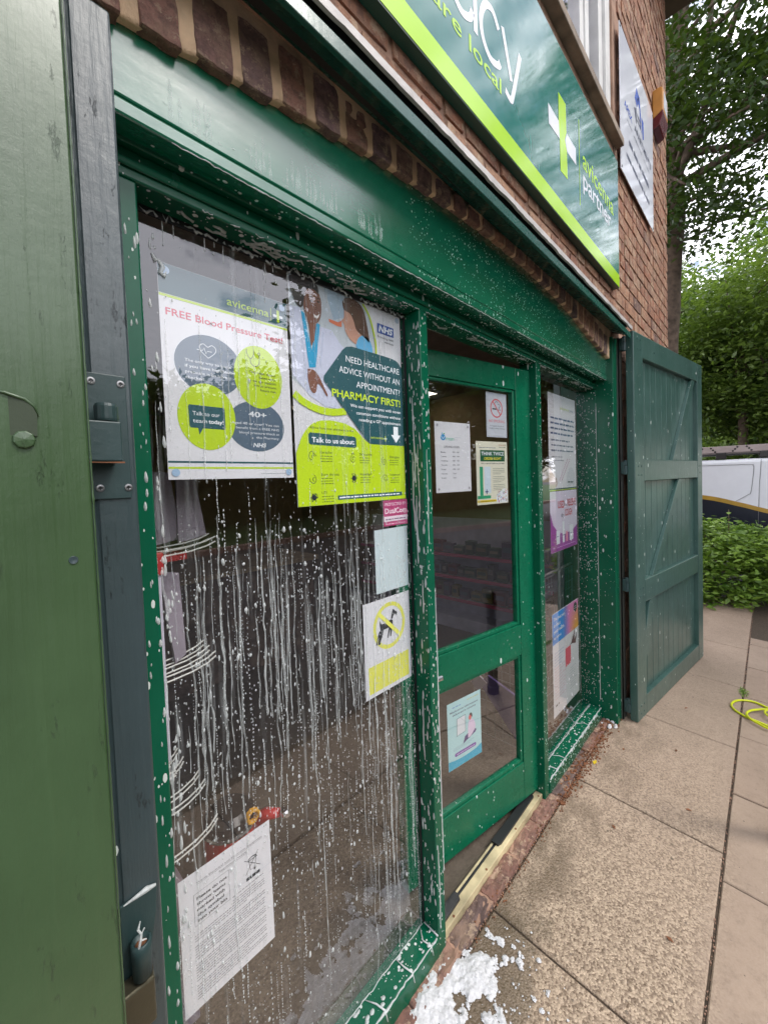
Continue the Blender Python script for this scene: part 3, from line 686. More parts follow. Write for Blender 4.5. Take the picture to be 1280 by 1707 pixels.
# --- interior shell
mb = MB(); mb.box(-1.7, 4.04, .33, 6.2, -1.66, -1.60); mb.box(.14, 2.86, .25, .34, -1.66, -1.578); mb.box(-1.7, 4.04, .34, 6.2, -1.60, -1.575); mb.build('shop_floor', M['floor'], shop)
mb = MB(); mb.box(-1.7, 4.05, .34, 6.2, .98, 1.02); mb.build('ceiling', M['ceil'], shop)
mb = MB(); mb.box(-1.75, -1.69, .33, 6.2, -1.6, .98); mb.box(-1.7, 4.05, 5.2, 5.3, -1.6, .98); mb.box(3.98, 4.04, .34, 6.2, -1.6, .98); mb.box(-1.7, .09, .325, .36, -1.6, .98); mb.box(2.87, 3.98, .325, .36, -1.6, .98)
mb.build('interior_wall', M['wall_in'], shop)
mb = MB(); mb.box(.13, 2.84, .17, .335, .66, .98); mb.build('lintel', M['dark'], shop)
em = NM('ceiling light diffuser'); em.set('Emission Color', 0.0) if False else None
em.p.inputs['Emission Color'].default_value = (1, .9, .75, 1); em.p.inputs['Emission Strength'].default_value = 2.6; em.base((.8, .8, .8)); M['lamp'] = em.m
for x, y, lb in ((2.55, 1.35, 'ceiling light panel glimpsed above the open door'), (3.2, 3.6, 'ceiling light panel deepest inside the shop'), (3.35, 2.1, 'ceiling light panel above the gondola shelves')):
    t = thing('ceiling_light', lb, 'ceiling light', (x, y, .975), 0, 'ceiling lights inside the shop')
    MB().box(x-.3, x+.3, y-.08, y+.08, .955, .979).build('diffuser', M['lamp'], t)
    MB().box(x-.33, x+.33, y-.11, y-.0801, .95, .979).box(x-.33, x+.33, y+.0801, y+.11, .95, .979).build('frame', M['white_wood'], t)

# ------------------------------------------------------------------ shutters (hinged leaves of the shopfront)
SH_A = math.atan2(-.195, 1.445)
def shutter(loc, rz, sx, mat, label, detail=True):
    """leaf in local coords: u along +x from the hinge (mirrored when sx=-1), face towards -y, z from 0"""
    e = thing('shutter', None, None); e['label'] = label; e.parent = shop
    e.location = Vector(loc)-Vector(shop.location); e.rotation_euler = (0, 0, rz)
    Z = lambda z: z+1.594
    def bx(m, u0, u1, y0, y1, z0, z1):
        a, b = (u0, u1) if sx > 0 else (-u1, -u0); return m.box(a, b, y0, y1, Z(z0), Z(z1))
    L = 1.44; T = .045
    for u0, u1 in ((0, .150), (L-.125, L)):
        m = MB(); bx(m, u0, u1, 0, T, -1.588, .880); m.build('stile', mat, e, world=False, bevel=.004)
    for z0, z1 in ((.735, .880), (-.052, .088), (-.842, -.694), (-1.588, -1.458)):
        m = MB(); bx(m, .1505, L-.1255, .0015, T-.002, z0, z1); m.build('rail', mat, e, world=False, bevel=.004)
    m = MB(); n = 11; u = .1505; wd = (L-.1255-.1505)/n
    for i in range(n):
        for z0, z1 in ((.0885, .7345), (-.6935, -.0525), (-1.4575, -.8425)): bx(m, u+.002, u+wd-.002, .030, T-.004, z0, z1)
        u += wd
    m.build('boards', mat, e, world=False, bevel=.0025)
    m = MB()
    for (ua, za), (ub, zb) in (((1.27, .734), (.80, .0885)), ((.93, -.0525), (.375, -.6935)), ((.35, -.8425), (.152, -1.28))):
        w2 = .062; pts = [(ua, za), (ub, zb), (ub-w2*1.25, zb), (ua-w2*1.25, za)] if zb > -1.2 else [(ua, za), (ub, zb), (ub, zb+.22), (ua-.1, za)]
        pts = [(p*sx, Z(q)) for p, q in pts]; m.prism(pts, 'y', .006, .0295)
    m.build('brace', mat, e, world=False, bevel=.002)
    for u, z in [(u, z) for z in (.84, .78, .045, -.01, -.74, -.79, -1.5, -1.55) for u in (.06, .11, L-.07) if sx > 0 or abs(z) > .1]+[(.35, .8), (.5, -.77)]:
        MB().lathe([(.006, 0), (.006, .0022), (.0, .003)], (u*sx, .0, Z(z)), 8, 'y').build('nail', mat, e, world=False)
    return e
s2 = shutter((2.884, -.004, -1.594), SH_A, 1, M['shutter'], 'weathered green boarded shutter folded back against the far brick wall')
s1 = shutter((.109, -.004, -1.594), -SH_A, -1, M['sage'], 'olive green shutter leaf filling the left edge of the view')
m = MB(); zz = np.arange(-1.58, .88, .006); m.tube([(.1088+.0004*noise.noise(Vector((z*60, 1, 0))), -.0046+.0005*noise.noise(Vector((z*50, 5, 0))), z) for z in zz], [.0009+.0011*max(0, noise.noise(Vector((z*75, 9, 2)))) for z in zz], 7)
m.build('paint_bead', M['sage'], s1, smooth=True)
# coach bolt on the near leaf; its gouged slot's shade is a darker flat patch
fy = lambda x: -.004-(.109-x)*math.tan(R(7.7))
m = MB(); m.lathe([(.0095, -.006), (.0105, 0), (.0095, .004), (0, .0055)], (.0475, fy(.0475)-.0005, .0615), 9, 'y'); m.build('bolt', M['sage'], s1, bevel=.001)
m = MB(); m.prism([(.0345, .066), (.0590, .066), (.0600, .090), (.0570, .098), (.0500, .105), (.0330, .110)], 'y', fy(.047)-.0014, fy(.047)+.002); m.build('bolt_slot', M['slot'], s1)
m = MB(); m.tube([(.028, fy(.03)-.001, .112), (.034, fy(.034)-.0016, .1115), (.050, fy(.05)-.0016, .1065), (.0585, fy(.058)-.0016, .099), (.0612, fy(.06)-.0016, .088)], [.0008, .0016, .0020, .0014, .0006], 8); m.build('slot_lip', M['sage'], s1, smooth=True)
m = MB(); m.lathe([(.005, 0), (.0045, .0012), (0, .0005)], (.085, fy(.085)-.0005, -.08), 10, 'y'); m.build('nail', M['slate'], s1)
# strap hinges between leaf and steel post
for z in (.80, .03, -.715, -1.50):
    m = MB(); m.box(2.864, 2.90, .050, .069, z-.03, z+.045); m.tube([(2.882, .048, z-.035), (2.882, .048, z+.02)], .013, 12); m.tube([(2.882, .048, z+.023), (2.882, .048, z+.055)], .010, 12)
    m.build('hinge', M['dark_metal'], shop, bevel=.0015)
# near hinge plate and gudgeon on the slate jamb
hp = MB().box(.118, .1722, .0795, .0825, -.010, .170).build('hinge', M['dark_metal'], shop, bevel=.001, label='rusty screwed hinge plate on the slate jamb')
for x, z in ((.1655, .158), (.1295, .158), (.168, .006), (.133, .006)):
    MB().lathe([(.0055, 0), (.005, .0012), (.003, .0015), (0, .0002)], (x, .0793, z), 14, 'y').build('screw', M['screw'], hp)
    m = MB(); m.box(x-.0026, x+.0026, .0772, .0776, z-.0006, z+.0006); m.box(x-.0006, x+.0006, .0770, .07715, z-.0026, z+.0026); m.build('screw_slot', M['black'], hp)
m = MB(); m.box(.105, .1545, .040, .079, .042, .097); m.build('knuckle', M['dark_metal'], hp, bevel=.002)
m = MB(); m.lathe([(.0135, 0), (.0142, .003), (.0142, .020), (.0125, .024), (0, .024)], (.1405, .056, .0985), 20); m.build('pin', M['dark_metal'], hp, smooth=False)
m = MB(); m.prism([(.108, .0400), (.156, .0395), (.1555, .0418), (.13, .0412), (.108, .0415)], 'y', .0385, .0396); m.build('rust_streak', M['rust'], hp)
# lower shoot-bolt keeper
kp = MB().prism([(.125, -.80), (.158, -.80), (.163, -.70), (.172, -.655), (.1745, -.612), (.125, -.612)], 'y', .0785, .0825).build('bolt_keeper', M['dark_metal'], shop, bevel=.001, label='dark bolt keeper with a soapy open tube near the foot of the jamb')
m = MB(); m.lathe([(.0125, -.04), (.0135, 0), (.0135, .012), (.0105, .0135), (.0095, .004), (0, .004)], (.1455, .062, -.678), 20); m.build('tube', M['dark_metal'], kp, smooth=True)
m = MB(); m.prism([(.110, .050), (.158, .050), (.162, .078), (.110, .078)], 'z', -.79, -.722); m.build('keeper_box', M['khaki'], kp, bevel=.003)
m = MB(); m.tube([(.1405, .052, -.6655), (.143, .052, -.656), (.1445, .053, -.648), (.141, .054, -.640), (.1445, .055, -.630)], [.0016, .002, .0016, .0018, .0008], 6); m.tube([(.1445, .053, -.648), (.149, .053, -.642)], .001, 5); m.tube([(.143, .052, -.656), (.1505, .051, -.6585)], [.0015, .0006], 5)
m.build('soap_wisp', M['suds'], kp)
m = MB(); m.lathe([(.0085, 0), (.006, .0015), (0, .001)], (.1455, .062, -.6715), 10); m.build('rust_core', M['rust'], kp)
m = MB(); m.tube([(.130, .079, -.613), (.150, .0785, -.611), (.160, .0785, -.610), (.173, .079, -.6125)], [.001, .003, .0042, .002], 6); m.build('suds', M['suds'], kp)

# ================================================================== SIGNS ON THE WALL
# --- long teal shop sign (only its right part is in view); local origin at its lower right corner
SX0, SZ0, SZ1, SX1 = -0.9, 1.124, 1.860, 2.791
sg = thing('shop_sign', 'long glossy teal sign with a lime band and white lettering above the ledge', 'shop sign', ((SX0+SX1)/2, .06, SZ0))
MB().box(SX0, SX1, .0455, .079, SZ0, SZ1).build('sign_panel', M['signteal'], sg, bevel=.001)
MB().box(SX0, SX1+.0008, .0462, .0785, SZ0-.004, SZ0-.0002).build('panel_return', M['signedge'], sg)
mb = MB(); mb.box(SX0, SX1-.0003, .0448, .0454, SZ0+.0005, SZ0+.073); mb.build('lime_band', M['lime'], sg)
def wallart(e, part, mat, shapes, y, th=.0008):
    mb = MB()
    for V, F in shapes:
        if V: mb.add([(a, y, b) for a, b in V], F)
    return mb.build(part, mat, e)
c_ = smooth_path([(1.312, 1.500), (1.272, 1.531), (1.225, 1.512), (1.196, 1.455), (1.205, 1.398), (1.250, 1.366), (1.302, 1.378), (1.318, 1.396)], 8)
a_ = smooth_path([(1.140, 1.500), (1.100, 1.535), (1.055, 1.520), (1.025, 1.46), (1.038, 1.405), (1.082, 1.380), (1.128, 1.398), (1.145, 1.43)], 8)
mc_ = [(.60+.0, 1.385), (.60, 1.53)]
let = [stroke(c_, .023), stroke(a_, .023), stroke([(1.160, 1.540), (1.162, 1.376)], .023),
       stroke([(1.340, 1.532), (1.399, 1.392)], .023), stroke(smooth_path([(1.474, 1.532), (1.412, 1.358), (1.392, 1.325), (1.352, 1.332)], 6), .023)]
# the letters further left (p h a r m), outside the photograph's frame, in the same hand
for x in (.28,): let += [stroke([(x, 1.54), (x, 1.29)], .023), ring(x+.062, 1.455, .075, .023)]
let += [stroke([(.44, 1.64), (.44, 1.38)], .023), stroke(smooth_path([(.44, 1.48), (.48, 1.53), (.53, 1.51), (.545, 1.38)], 6), .023)]
let += [stroke([(.82, 1.54), (.82, 1.38)], .023), stroke(smooth_path([(.82, 1.48), (.85, 1.53), (.885, 1.51), (.892, 1.38)], 6), .023), stroke(smooth_path([(.892, 1.48), (.925, 1.53), (.96, 1.51), (.968, 1.38)], 6), .023)]
let += [ring(.64, 1.455, .075, .023), stroke([(.717, 1.54), (.717, 1.376)], .023), stroke([(.755, 1.54), (.755, 1.38)], .023), stroke([(.755, 1.49), (.79, 1.53)], .023)]
wallart(sg, 'lettering', M['signwhite'], let, .0447)
V, F = fit_text('healthcare local', 1.322, 1.297, .052, 1.322-.60, .008, 'r'); wallart(sg, 'tagline', M['lime'], [(V, F)], .0446)
wallart(sg, 'tagline', M['lime'], [fit_text('avicenna', 2.152, 1.497, .092, .528, .012)], .0446)
wallart(sg, 'lettering', M['signwhite'], [fit_text('partner', 2.152, 1.402, .092, .475, .012)], .0446)
wallart(sg, 'divider_line', M['lime'], [rect(2.100, 1.292, 2.106, 1.690)], .0446)
wallart(sg, 'emblem', M['lime'], [poly([(1.846, 1.648), (1.931, 1.650), (1.935, 1.53), (1.915, 1.49), (1.937, 1.45), (1.940, 1.330), (1.856, 1.325), (1.852, 1.46), (1.842, 1.52)])], .0446)
wallart(sg, 'emblem', M['signwhite'], [poly([(1.729, 1.530), (1.843, 1.526), (1.851, 1.455), (1.733, 1.450)]), poly([(1.938, 1.528), (2.053, 1.527), (2.057, 1.453), (1.939, 1.449), (1.918, 1.49)])], .0445)
# --- white lettings board
bd = thing('lettings_board', 'white board with a blue arrow logo on the brick beside the upstairs window', 'sign', (3.41, .07, 1.90))
MB().prism([(2.925, 1.905), (3.885, 1.915), (3.90, 2.835), (2.925, 2.79)], 'y', .058, .0625).build('board', M['boardwhite'], bd, bevel=.0005)
blue = flat((30, 80, 185), .25); ink = flat((60, 66, 92), .3)
wallart(bd, 'logo', blue, [poly([(3.36, 2.675), (3.30, 2.57), (3.37, 2.545), (3.43, 2.655)]), poly([(3.37, 2.60), (3.445, 2.67), (3.48, 2.56), (3.50, 2.44), (3.47, 2.46), (3.44, 2.58)]), poly([(3.50, 2.56), (3.565, 2.56), (3.565, 2.44), (3.535, 2.42)])], .0573)
wallart(bd, 'logo', ink, [poly([(3.275, 2.49), (3.35, 2.53), (3.355, 2.44), (3.345, 2.42)]), rect(3.37, 2.455, 3.49, 2.47), rect(3.37, 2.49, 3.49, 2.505)], .0572)
wallart(bd, 'lettering', blue, [fit_text('APEX', 3.02, 2.345, .045, .2, .02)], .0573)
wallart(bd, 'lettering', ink, [fit_text('APARTMENTS', 3.29, 2.348, .045, .52, .02)], .0573)
wallart(bd, 'small_print', ink, [rect(3.09, 2.294, 3.215, 2.299), rect(3.555, 2.294, 3.755, 2.299), greek(3.27, 3.5, 2.29, .016, 3), greek(3.13, 3.74, 2.165, .05, 4), greek(3.06, 3.74, 2.05, .04, 5)], .0573)
for x, z in ((2.94, 1.925), (3.872, 1.935), (3.885, 2.81), (2.94, 2.77)): MB().lathe([(.009, 0), (.007, .003), (0, .004)], (x, .0578, z), 10, 'y').build('fixing', M['screw'], bd)
# --- alarm box
ab = thing('alarm_box', 'amber and dark red alarm siren box high on the brick corner', 'alarm', (4.13, .07, 2.75))
MB().prism([(.078, 2.86), (.078, 3.08), (.02, 3.085), (.005, 3.07), (.005, 2.90)], 'x', 4.0, 4.2).build('casing', M['amber'], ab, bevel=.008)
MB().prism([(.078, 2.77), (.078, 2.859), (.0045, 2.899), (.0045, 2.87), (.03, 2.79)], 'x', 3.998, 4.202).build('lens', M['maroon'], ab, bevel=.006)
MB().box(4.03, 4.17, .0025, .0048, 2.92, 3.05).build('face_plate', M['signwhite'], ab, bevel=.001)

# ================================================================== NOTICES BEHIND THE GLASS
def corner_tabs(S, col=(150, 175, 200), r=.008):
    for x, y in ((.014, .014), (S.w-.014, .014), (.014, S.h-.014), (S.w-.014, S.h-.014)): S.add('sticky_tab', col, disc(x, y, r, n=12), 5)
GREY, LIME, TEAL, INK, WH = (84, 104, 122), (186, 216, 22), (32, 84, 92), (40, 48, 56), (228, 234, 238)
S = Sheet('window_poster', 'blood pressure test poster with four overlapping grey and lime circles', 'poster', (.277, .2425, .020), .288, .424, M['paper'])
S.add('header', TEAL, rect(.0005, .365, .2875, .4235)); S.add('stripe', LIME, rect(.0005, .359, .2875, .364))
S.add('title', LIME, fit_text('avicenna', .137, .379, .018, .101, .006), 2); S.add('title', LIME, rect(.2435, .372, .2447, .402), 2)
S.add('logo', LIME, stroke([(.263, .373), (.263, .401)], .0065), 2); S.add('logo', WH, stroke([(.250, .387), (.2595, .387)], .006), 2); S.add('logo', WH, stroke([(.2665, .387), (.276, .387)], .006), 2)
S.add('heading', (205, 62, 86), fit_text('FREE Blood Pressure Test!', .011, .3245, .0148, .262, .012))
S.add('circle', GREY, disc(.093, .239, .071, .0625)); S.add('circle', LIME, disc(.2055, .2325, .0605, .0715), 2); S.add('circle', LIME, disc(.083, .1305, .0605, .0695), 2); S.add('circle', GREY, disc(.1955, .119, .071, .0575), 1)
S.add('circle', (226, 230, 236), ring(.093, .239, .0722, .0012, ry=.0637), 1)
S.add('heart_icon', WH, stroke(smooth_path([(.090, .254), (.076, .266), (.073, .276), (.081, .282), (.090, .277), (.099, .282), (.107, .276), (.104, .266), (.090, .254)], 5), .0013), 3)
S.add('heart_icon', WH, stroke([(.067, .268), (.079, .268), (.082, .274), (.086, .262), (.089, .268), (.098, .268)], .0012), 4)
for i, (t, w_) in enumerate((('The only way to know', .098), ('if you have high blood', .105), ('pressure is to have it', .097), ('checked.', .04))): S.add('lettering', WH, fit_text(t, .042, .240-i*.0115, .0062, w_, .012 if i == 1 else .002), 3)
S.add('stethoscope_icon', INK, stroke(smooth_path([(.178, .293), (.178, .283), (.186, .272), (.195, .283), (.195, .293)], 5), .0014), 3)
S.add('stethoscope_icon', INK, stroke(smooth_path([(.186, .272), (.187, .262), (.197, .256), (.207, .264), (.208, .283)], 5), .0014), 3); S.add('stethoscope_icon', INK, ring(.208, .286, .0035, .0013), 3)
for i, (t, w_) in enumerate((('This helps detect', .068), ('issues early.', .044), ('So we can support', .072), ('you to prevent', .058), ('future risk.', .042))): S.add('lettering', INK, fit_text(t, .249, .240-i*.0096, .0054, w_, .002, 'r'), 4)
S.add('speech_bubble', TEAL, poly([(.046, .153), (.118, .153), (.120, .150), (.120, .108), (.117, .106), (.072, .106), (.064, .092), (.062, .106), (.047, .106), (.045, .110), (.044, .149)]), 3)
S.add('lettering', WH, fit_text('Talk to our', .052, .132, .0085, .056), 4); S.add('lettering', WH, fit_text('team', .052, .117, .0085, .029), 4); S.add('lettering', WH, fit_text('today!', .084, .117, .0085, .032, .02), 4)
S.add('lettering', WH, fit_text('40+', .175, .1405, .0125, .045, .02), 3)
for i, (t, w_, b) in enumerate((('Aged 40 or over? You can', .118, .008), ('benefit from a FREE NHS', .108, .006), ('blood pressure check at', .101, .004), ('this Pharmacy.', .06, .004))): S.add('lettering', WH, fit_text(t, .252, .1215-i*.0102, .0056, w_, b, 'r'), 3)
S.add('lettering', WH, fit_text('NHS', .183, .0715, .0095, .033, .03, shear=.2), 3)
S.add('stripe', TEAL, rect(.001, .0335, .287, .0375)); S.add('stripe', LIME, rect(.001, .0215, .287, .0255)); S.add('small_print', (170, 176, 180), greek(.2, .27, .01, .002, 8))
corner_tabs(S, (150, 178, 205)); S.done()

S = Sheet('window_poster', 'tall lime and dark green poster showing a smiling pharmacist in a white coat', 'poster', (.573, .2425, -.055), .412, .578, M['paper'])
SK1, SK2, HAIR, COAT, BLUE2 = (120, 76, 60), (196, 150, 128), (52, 42, 44), (206, 212, 232), (28, 152, 196)
S.add('photo_background', (196, 206, 212), poly([(.0008, .32), (.0008, .577), (.255, .577), (.285, .52), (.298, .44), (.25, .43), (.17, .25), (.12, .262), (.05, .29)]), 1)
S.add('photo_background', (168, 190, 205), poly([(.11, .577), (.2, .577), (.19, .52), (.14, .5)]), 2); S.add('photo_background', (214, 120, 84), poly([(.122, .498), (.155, .497), (.168, .505), (.167, .487), (.15, .486), (.124, .49)]), 4)
S.add('white_coat', COAT, poly([(.0012, .50), (.03, .502), (.045, .47), (.06, .38), (.085, .47), (.13, .47), (.16, .44), (.175, .43), (.112, .345), (.15, .26), (.10, .262), (.05, .285), (.0012, .33)]), 3)
S.add('white_coat', (182, 190, 212), poly([(.028, .46), (.034, .46), (.05, .30), (.044, .292)]), 4); S.add('white_coat', (182, 190, 212), poly([(.10, .46), (.105, .455), (.09, .36), (.086, .37)]), 4)
S.add('lanyard', BLUE2, poly([(.033, .498), (.044, .49), (.062, .40), (.080, .478), (.092, .474), (.073, .36), (.052, .356)]), 5)
S.add('pharmacist', SK1, poly([(.046, .49), (.056, .466), (.061, .412), (.072, .43), (.080, .476), (.075, .50)]), 6)
S.add('pharmacist', SK1, poly(smooth_path([(.040, .545), (.042, .505), (.055, .480), (.076, .472), (.092, .488), (.098, .515), (.095, .55), (.07, .57), (.045, .565), (.040, .545)], 4)[:-1]), 7)
S.add('pharmacist_hair', HAIR, poly(smooth_path([(.0012, .57), (.004, .54), (.020, .510), (.037, .505), (.045, .53), (.052, .553), (.075, .560), (.09, .553), (.085, .575), (.05, .577), (.0012, .577)], 4)[:-1]), 8)
S.add('pharmacist_face', (240, 236, 232), poly(smooth_path([(.072, .497), (.082, .494), (.092, .503), (.085, .489), (.075, .489), (.072, .497)], 3)[:-1]), 8)
S.add('pharmacist_face', (30, 20, 20), disc(.067, .528, .0045, .0022, 10), 8); S.add('pharmacist_face', (30, 20, 20), disc(.089, .532, .0040, .0022, 10), 8); S.add('pharmacist_face', (86, 50, 40), stroke([(.078, .53), (.083, .512), (.077, .509)], .0016), 8)
S.add('pharmacist_face', (40, 26, 24), stroke([(.060, .537), (.067, .540), (.073, .537)], .0018), 8); S.add('pharmacist_face', (40, 26, 24), stroke([(.085, .539), (.09, .542), (.095, .539)], .0018), 8)
S.add('pharmacist', SK1, poly(smooth_path([(.047, .352), (.066, .352), (.082, .338), (.094, .318), (.108, .294), (.104, .29), (.088, .312), (.076, .318), (.071, .298), (.062, .292), (.052, .302), (.046, .33), (.047, .352)], 3)[:-1]), 6)
S.add('patient', SK2, poly(smooth_path([(.178, .535), (.176, .515), (.168, .505), (.176, .495), (.180, .478), (.2, .458), (.235, .45), (.256, .468), (.262, .50), (.25, .54), (.21, .565), (.185, .56), (.178, .535)], 4)[:-1]), 5)
S.add('patient_hair', (88, 62, 48), poly(smooth_path([(.172, .556), (.178, .537), (.2, .532), (.214, .512), (.222, .492), (.252, .478), (.272, .47), (.264, .52), (.25, .56), (.22, .576), (.185, .572), (.172, .556)], 4)[:-1]), 6)
S.add('patient_top', (96, 172, 214), poly(smooth_path([(.218, .448), (.232, .434), (.276, .434), (.284, .452), (.270, .478), (.245, .482), (.226, .468), (.218, .448)], 4)[:-1]), 6)
S.add('edge_arc', LIME, stroke(smooth_path([(.250, .574), (.275, .545), (.290, .505), (.298, .470), (.2985, .436)], 6), .006), 7)
S.add('edge_arc', LIME, stroke(smooth_path([(.003, .284), (.03, .266), (.075, .252), (.12, .249), (.170, .256)], 6), .019), 7)
S.add('speech_panel', TEAL, poly(smooth_path([(.165, .424), (.098, .343)], 2)+smooth_path([(.096, .33), (.108, .318)], 2)+[(.247, .178)]+smooth_path([(.26, .170), (.275, .1695)], 2)+[(.4112, .170), (.4112, .400)]+smooth_path([(.409, .418), (.385, .436), (.33, .440)], 4)+smooth_path([(.20, .441), (.18, .436)], 2)), 8)
S.add('lime_panel', LIME, poly([(.0008, .0008), (.4112, .0008), (.4112, .1692), (.275, .169), (.258, .170), (.244, .177), (.200, .210)]+smooth_path([(.165, .222), (.11, .226), (.06, .216), (.025, .185), (.0008, .135)], 6)), 7)
for t, y, w_, b, c, h in (('NEED HEALTHCARE', .3945, .222, 0, WH, .0185), ('ADVICE WITHOUT AN', .3615, .248, 0, WH, .0185), ('APPOINTMENT?', .3285, .186, 0, WH, .0185), ('PHARMACY FIRST!', .2925, .276, .016, (196, 222, 40), .0215),
    ('We can support you with seven', .2710, .212, .012, WH, .0092), ('common conditions without', .2520, .190, .012, WH, .0092), ('needing a GP appointment', .2335, .180, .012, WH, .0092)): S.add('heading', c, fit_text(t, .3985, y, h, w_, b, 'r'), 9)
S.add('lettering', (196, 222, 40), fit_text('avicenna', .262, .186, .008, .055), 9); S.add('lettering', (196, 222, 40), stroke([(.325, .180), (.325, .196)], .003), 9); S.add('lettering', WH, rect(.3185, .1865, .323, .1895), 9); S.add('lettering', WH, rect(.327, .1865, .3315, .1895), 9)
S.add('arrow', WH, poly([(.363, .228), (.384, .228), (.384, .202), (.396, .202), (.3735, .178), (.351, .202), (.363, .202)]), 9)
S.add('logo', (52, 84, 160), rect(.308, .5065, .3805, .5355), 3); S.add('logo', WH, fit_text('NHS', .313, .512, .0185, .063, .035, shear=.22), 5)
S.add('lettering', INK, fit_text('Providing NHS', .379, .493, .0065, .07, 0, 'r'), 3); S.add('lettering', INK, fit_text('services', .379, .4815, .0065, .042, 0, 'r'), 3)
S.add('lettering', INK, fit_text('Advice from your pharmacist is free', .045, .2005, .0062, .15), 8)
S.add('label_bar', TEAL, poly(smooth_path([(.045, .190), (.198, .187)], 2)+[(.204, .182), (.204, .160), (.199, .156), (.045, .159), (.040, .163), (.040, .185)]), 8); S.add('lettering', WH, fit_text('Talk to us about:', .050, .1655, .0135, .147, .022), 9)
for i, (x, y, t) in enumerate(((.03, .125, 'Earache'), (.17, .123, 'Sinusitis'), (.296, .118, 'Shingles'), (.03, .066, 'Sore throat'), (.17, .066, 'Impetigo'), (.296, .063, 'Infected'), (.03, .018, 'UTI'))):
    S.add('lettering', (58, 84, 60), fit_text(t, x+.045, y+.012, .0068, len(t)*.0056), 8)
    for k in range(3): S.add('small_print', (92, 112, 40), greek(x+.045, x+.09, y+.004-k*.007, .0028, i*5+k, .9), 8)
    cx_, cy_ = x+.020, y+.004; ri = random.Random(i*7+2); S.add('icon', INK, stroke(smooth_path([(cx_+(.007+ri.random()*.006)*math.cos(q), cy_+(.009+ri.random()*.006)*math.sin(q)) for q in [k*.9+i for k in range(6)]], 4), .0015), 8)
    S.add('icon', INK, stroke(arc(cx_+.002, cy_-.001, .0045, 20*i, 20*i+230, 8), .0013), 7+2)
    if i in (4, 6): S.add('icon', INK, disc(cx_, cy_, .0075, n=12), 9); [S.add('icon', INK, stroke([(cx_+.007*math.cos(q), cy_+.007*math.sin(q)), (cx_+.013*math.cos(q), cy_+.013*math.sin(q))], .0015), 10) for q in [k*1.05 for k in range(6)]]
S.add('label_bar', TEAL, rect(.129, .0115, .394, .0235), 8); S.add('small_print', WH, greek(.134, .388, .0155, .006, 77), 9)
corner_tabs(S, (170, 184, 200), .009); S.done()

S = Sheet('window_notice', 'white typed notice with a crossed out wheelie bin symbol, low in the display window', 'notice', (.253, .2425, -1.0765), .2035, .290, M['paper'], tilt=0.003)
g1 = (84, 88, 96)
S.add('heading', g1, fit_text('Waste Electrical and Electronic Equipment', .035, .262, .0042, .148)); S.add('heading', g1, fit_text('Regulations (WEEE)', .082, .2515, .0042, .064)); S.add('heading', g1, rect(.035, .2598, .183, .2603)); S.add('heading', g1, rect(.082, .2492, .146, .2497))
S.add('frame_line', g1, rect(.028, .175, .0286, .243)); S.add('frame_line', g1, rect(.0286, .2424, .1028, .243)); S.add('frame_line', g1, rect(.1022, .175, .1028, .2424)); S.add('frame_line', g1, rect(.0286, .175, .1022, .1756))
for i, t in enumerate(('Please do not', 'throw items', 'marked with', 'this symbol', 'into your bin')): S.add('lettering', INK, fit_text(t, .034, .228-i*.0118, .0064, (.064, .06, .058, .056, .062)[i], .03))
bk = INK
S.add('bin_symbol', bk, stroke([(.140, .200), (.172, .240)], .0011), 2); S.add('bin_symbol', bk, stroke([(.138, .236), (.176, .202)], .0011), 3)
S.add('bin_symbol', bk, stroke([(.149, .228), (.152, .205), (.163, .205), (.166, .228)], .0010), 1); S.add('bin_symbol', bk, stroke(arc(.1575, .228, .010, 0, 180, 10, .0055), .0022), 1); S.add('bin_symbol', bk, stroke([(.146, .2285), (.169, .2285)], .0014), 4); S.add('bin_symbol', bk, disc(.1625, .2035, .003, n=12), 4); S.add('bin_symbol', bk, rect(.141, .185, .174, .192), 1)
for i in range(27):
    if i in (5, 12, 20): continue
    S.add('small_print', g1, greek(.026 if i > 1 else .108, .184, .166-i*.0056, .0023, 100+i, 1 if i % 4 else .72), 1)
S.add('small_print', g1, greek(.108, .182, .174, .0023, 99)); S.done()

S = Sheet('security_sticker', 'small pink sticker under the corner of the lime poster', 'sticker', (.880, .2415, -.136), .111, .080, flat((222, 92, 150)), part='vinyl')
S.add('lettering', (244, 206, 226), fit_text('PROTECTED BY', .006, .063, .009, .098, .012)); S.add('lettering', (250, 226, 238), fit_text('DualCom', .006, .039, .0165, .1, .018)); S.add('white_strip', (226, 208, 220), rect(.0005, .014, .1105, .030)); S.add('small_print', (120, 90, 120), greek(.008, .1, .019, .005, 4), 2); S.add('lettering', (246, 190, 216), greek(.008, .1, .005, .003, 5)); S.done()
S = Sheet('blank_card', 'blank pale blue card stuck between the pink sticker and the dog notice', 'card', (.838, .2425, -.3365), .149, .193, M['card'], part='card'); S.done()
S = Sheet('dog_notice', 'faded yellow no dogs notice with a black dog behind a slashed ring', 'notice', (.780, .2425, -.641), .2055, .286, M['paper'])
Y1 = (226, 228, 96)
S.add('ring', Y1, ring(.110, .1975, .072, .0125, 48)); S.add('yellow_band', Y1, rect(.014, .012, .194, .094))
dog = [(.062, .150), (.066, .149), (.070, .162), (.078, .175), (.082, .190), (.108, .190), (.112, .180), (.110, .162), (.114, .161), (.119, .178), (.124, .196), (.124, .214), (.128, .224), (.135, .226), (.143, .221), (.147, .224), (.145, .230), (.136, .236), (.130, .242), (.126, .243), (.124, .238), (.120, .228), (.117, .214), (.100, .210), (.080, .208), (.073, .210), (.067, .222), (.066, .208), (.069, .192), (.064, .176), (.058, .160), (.056, .150)]
dog += []
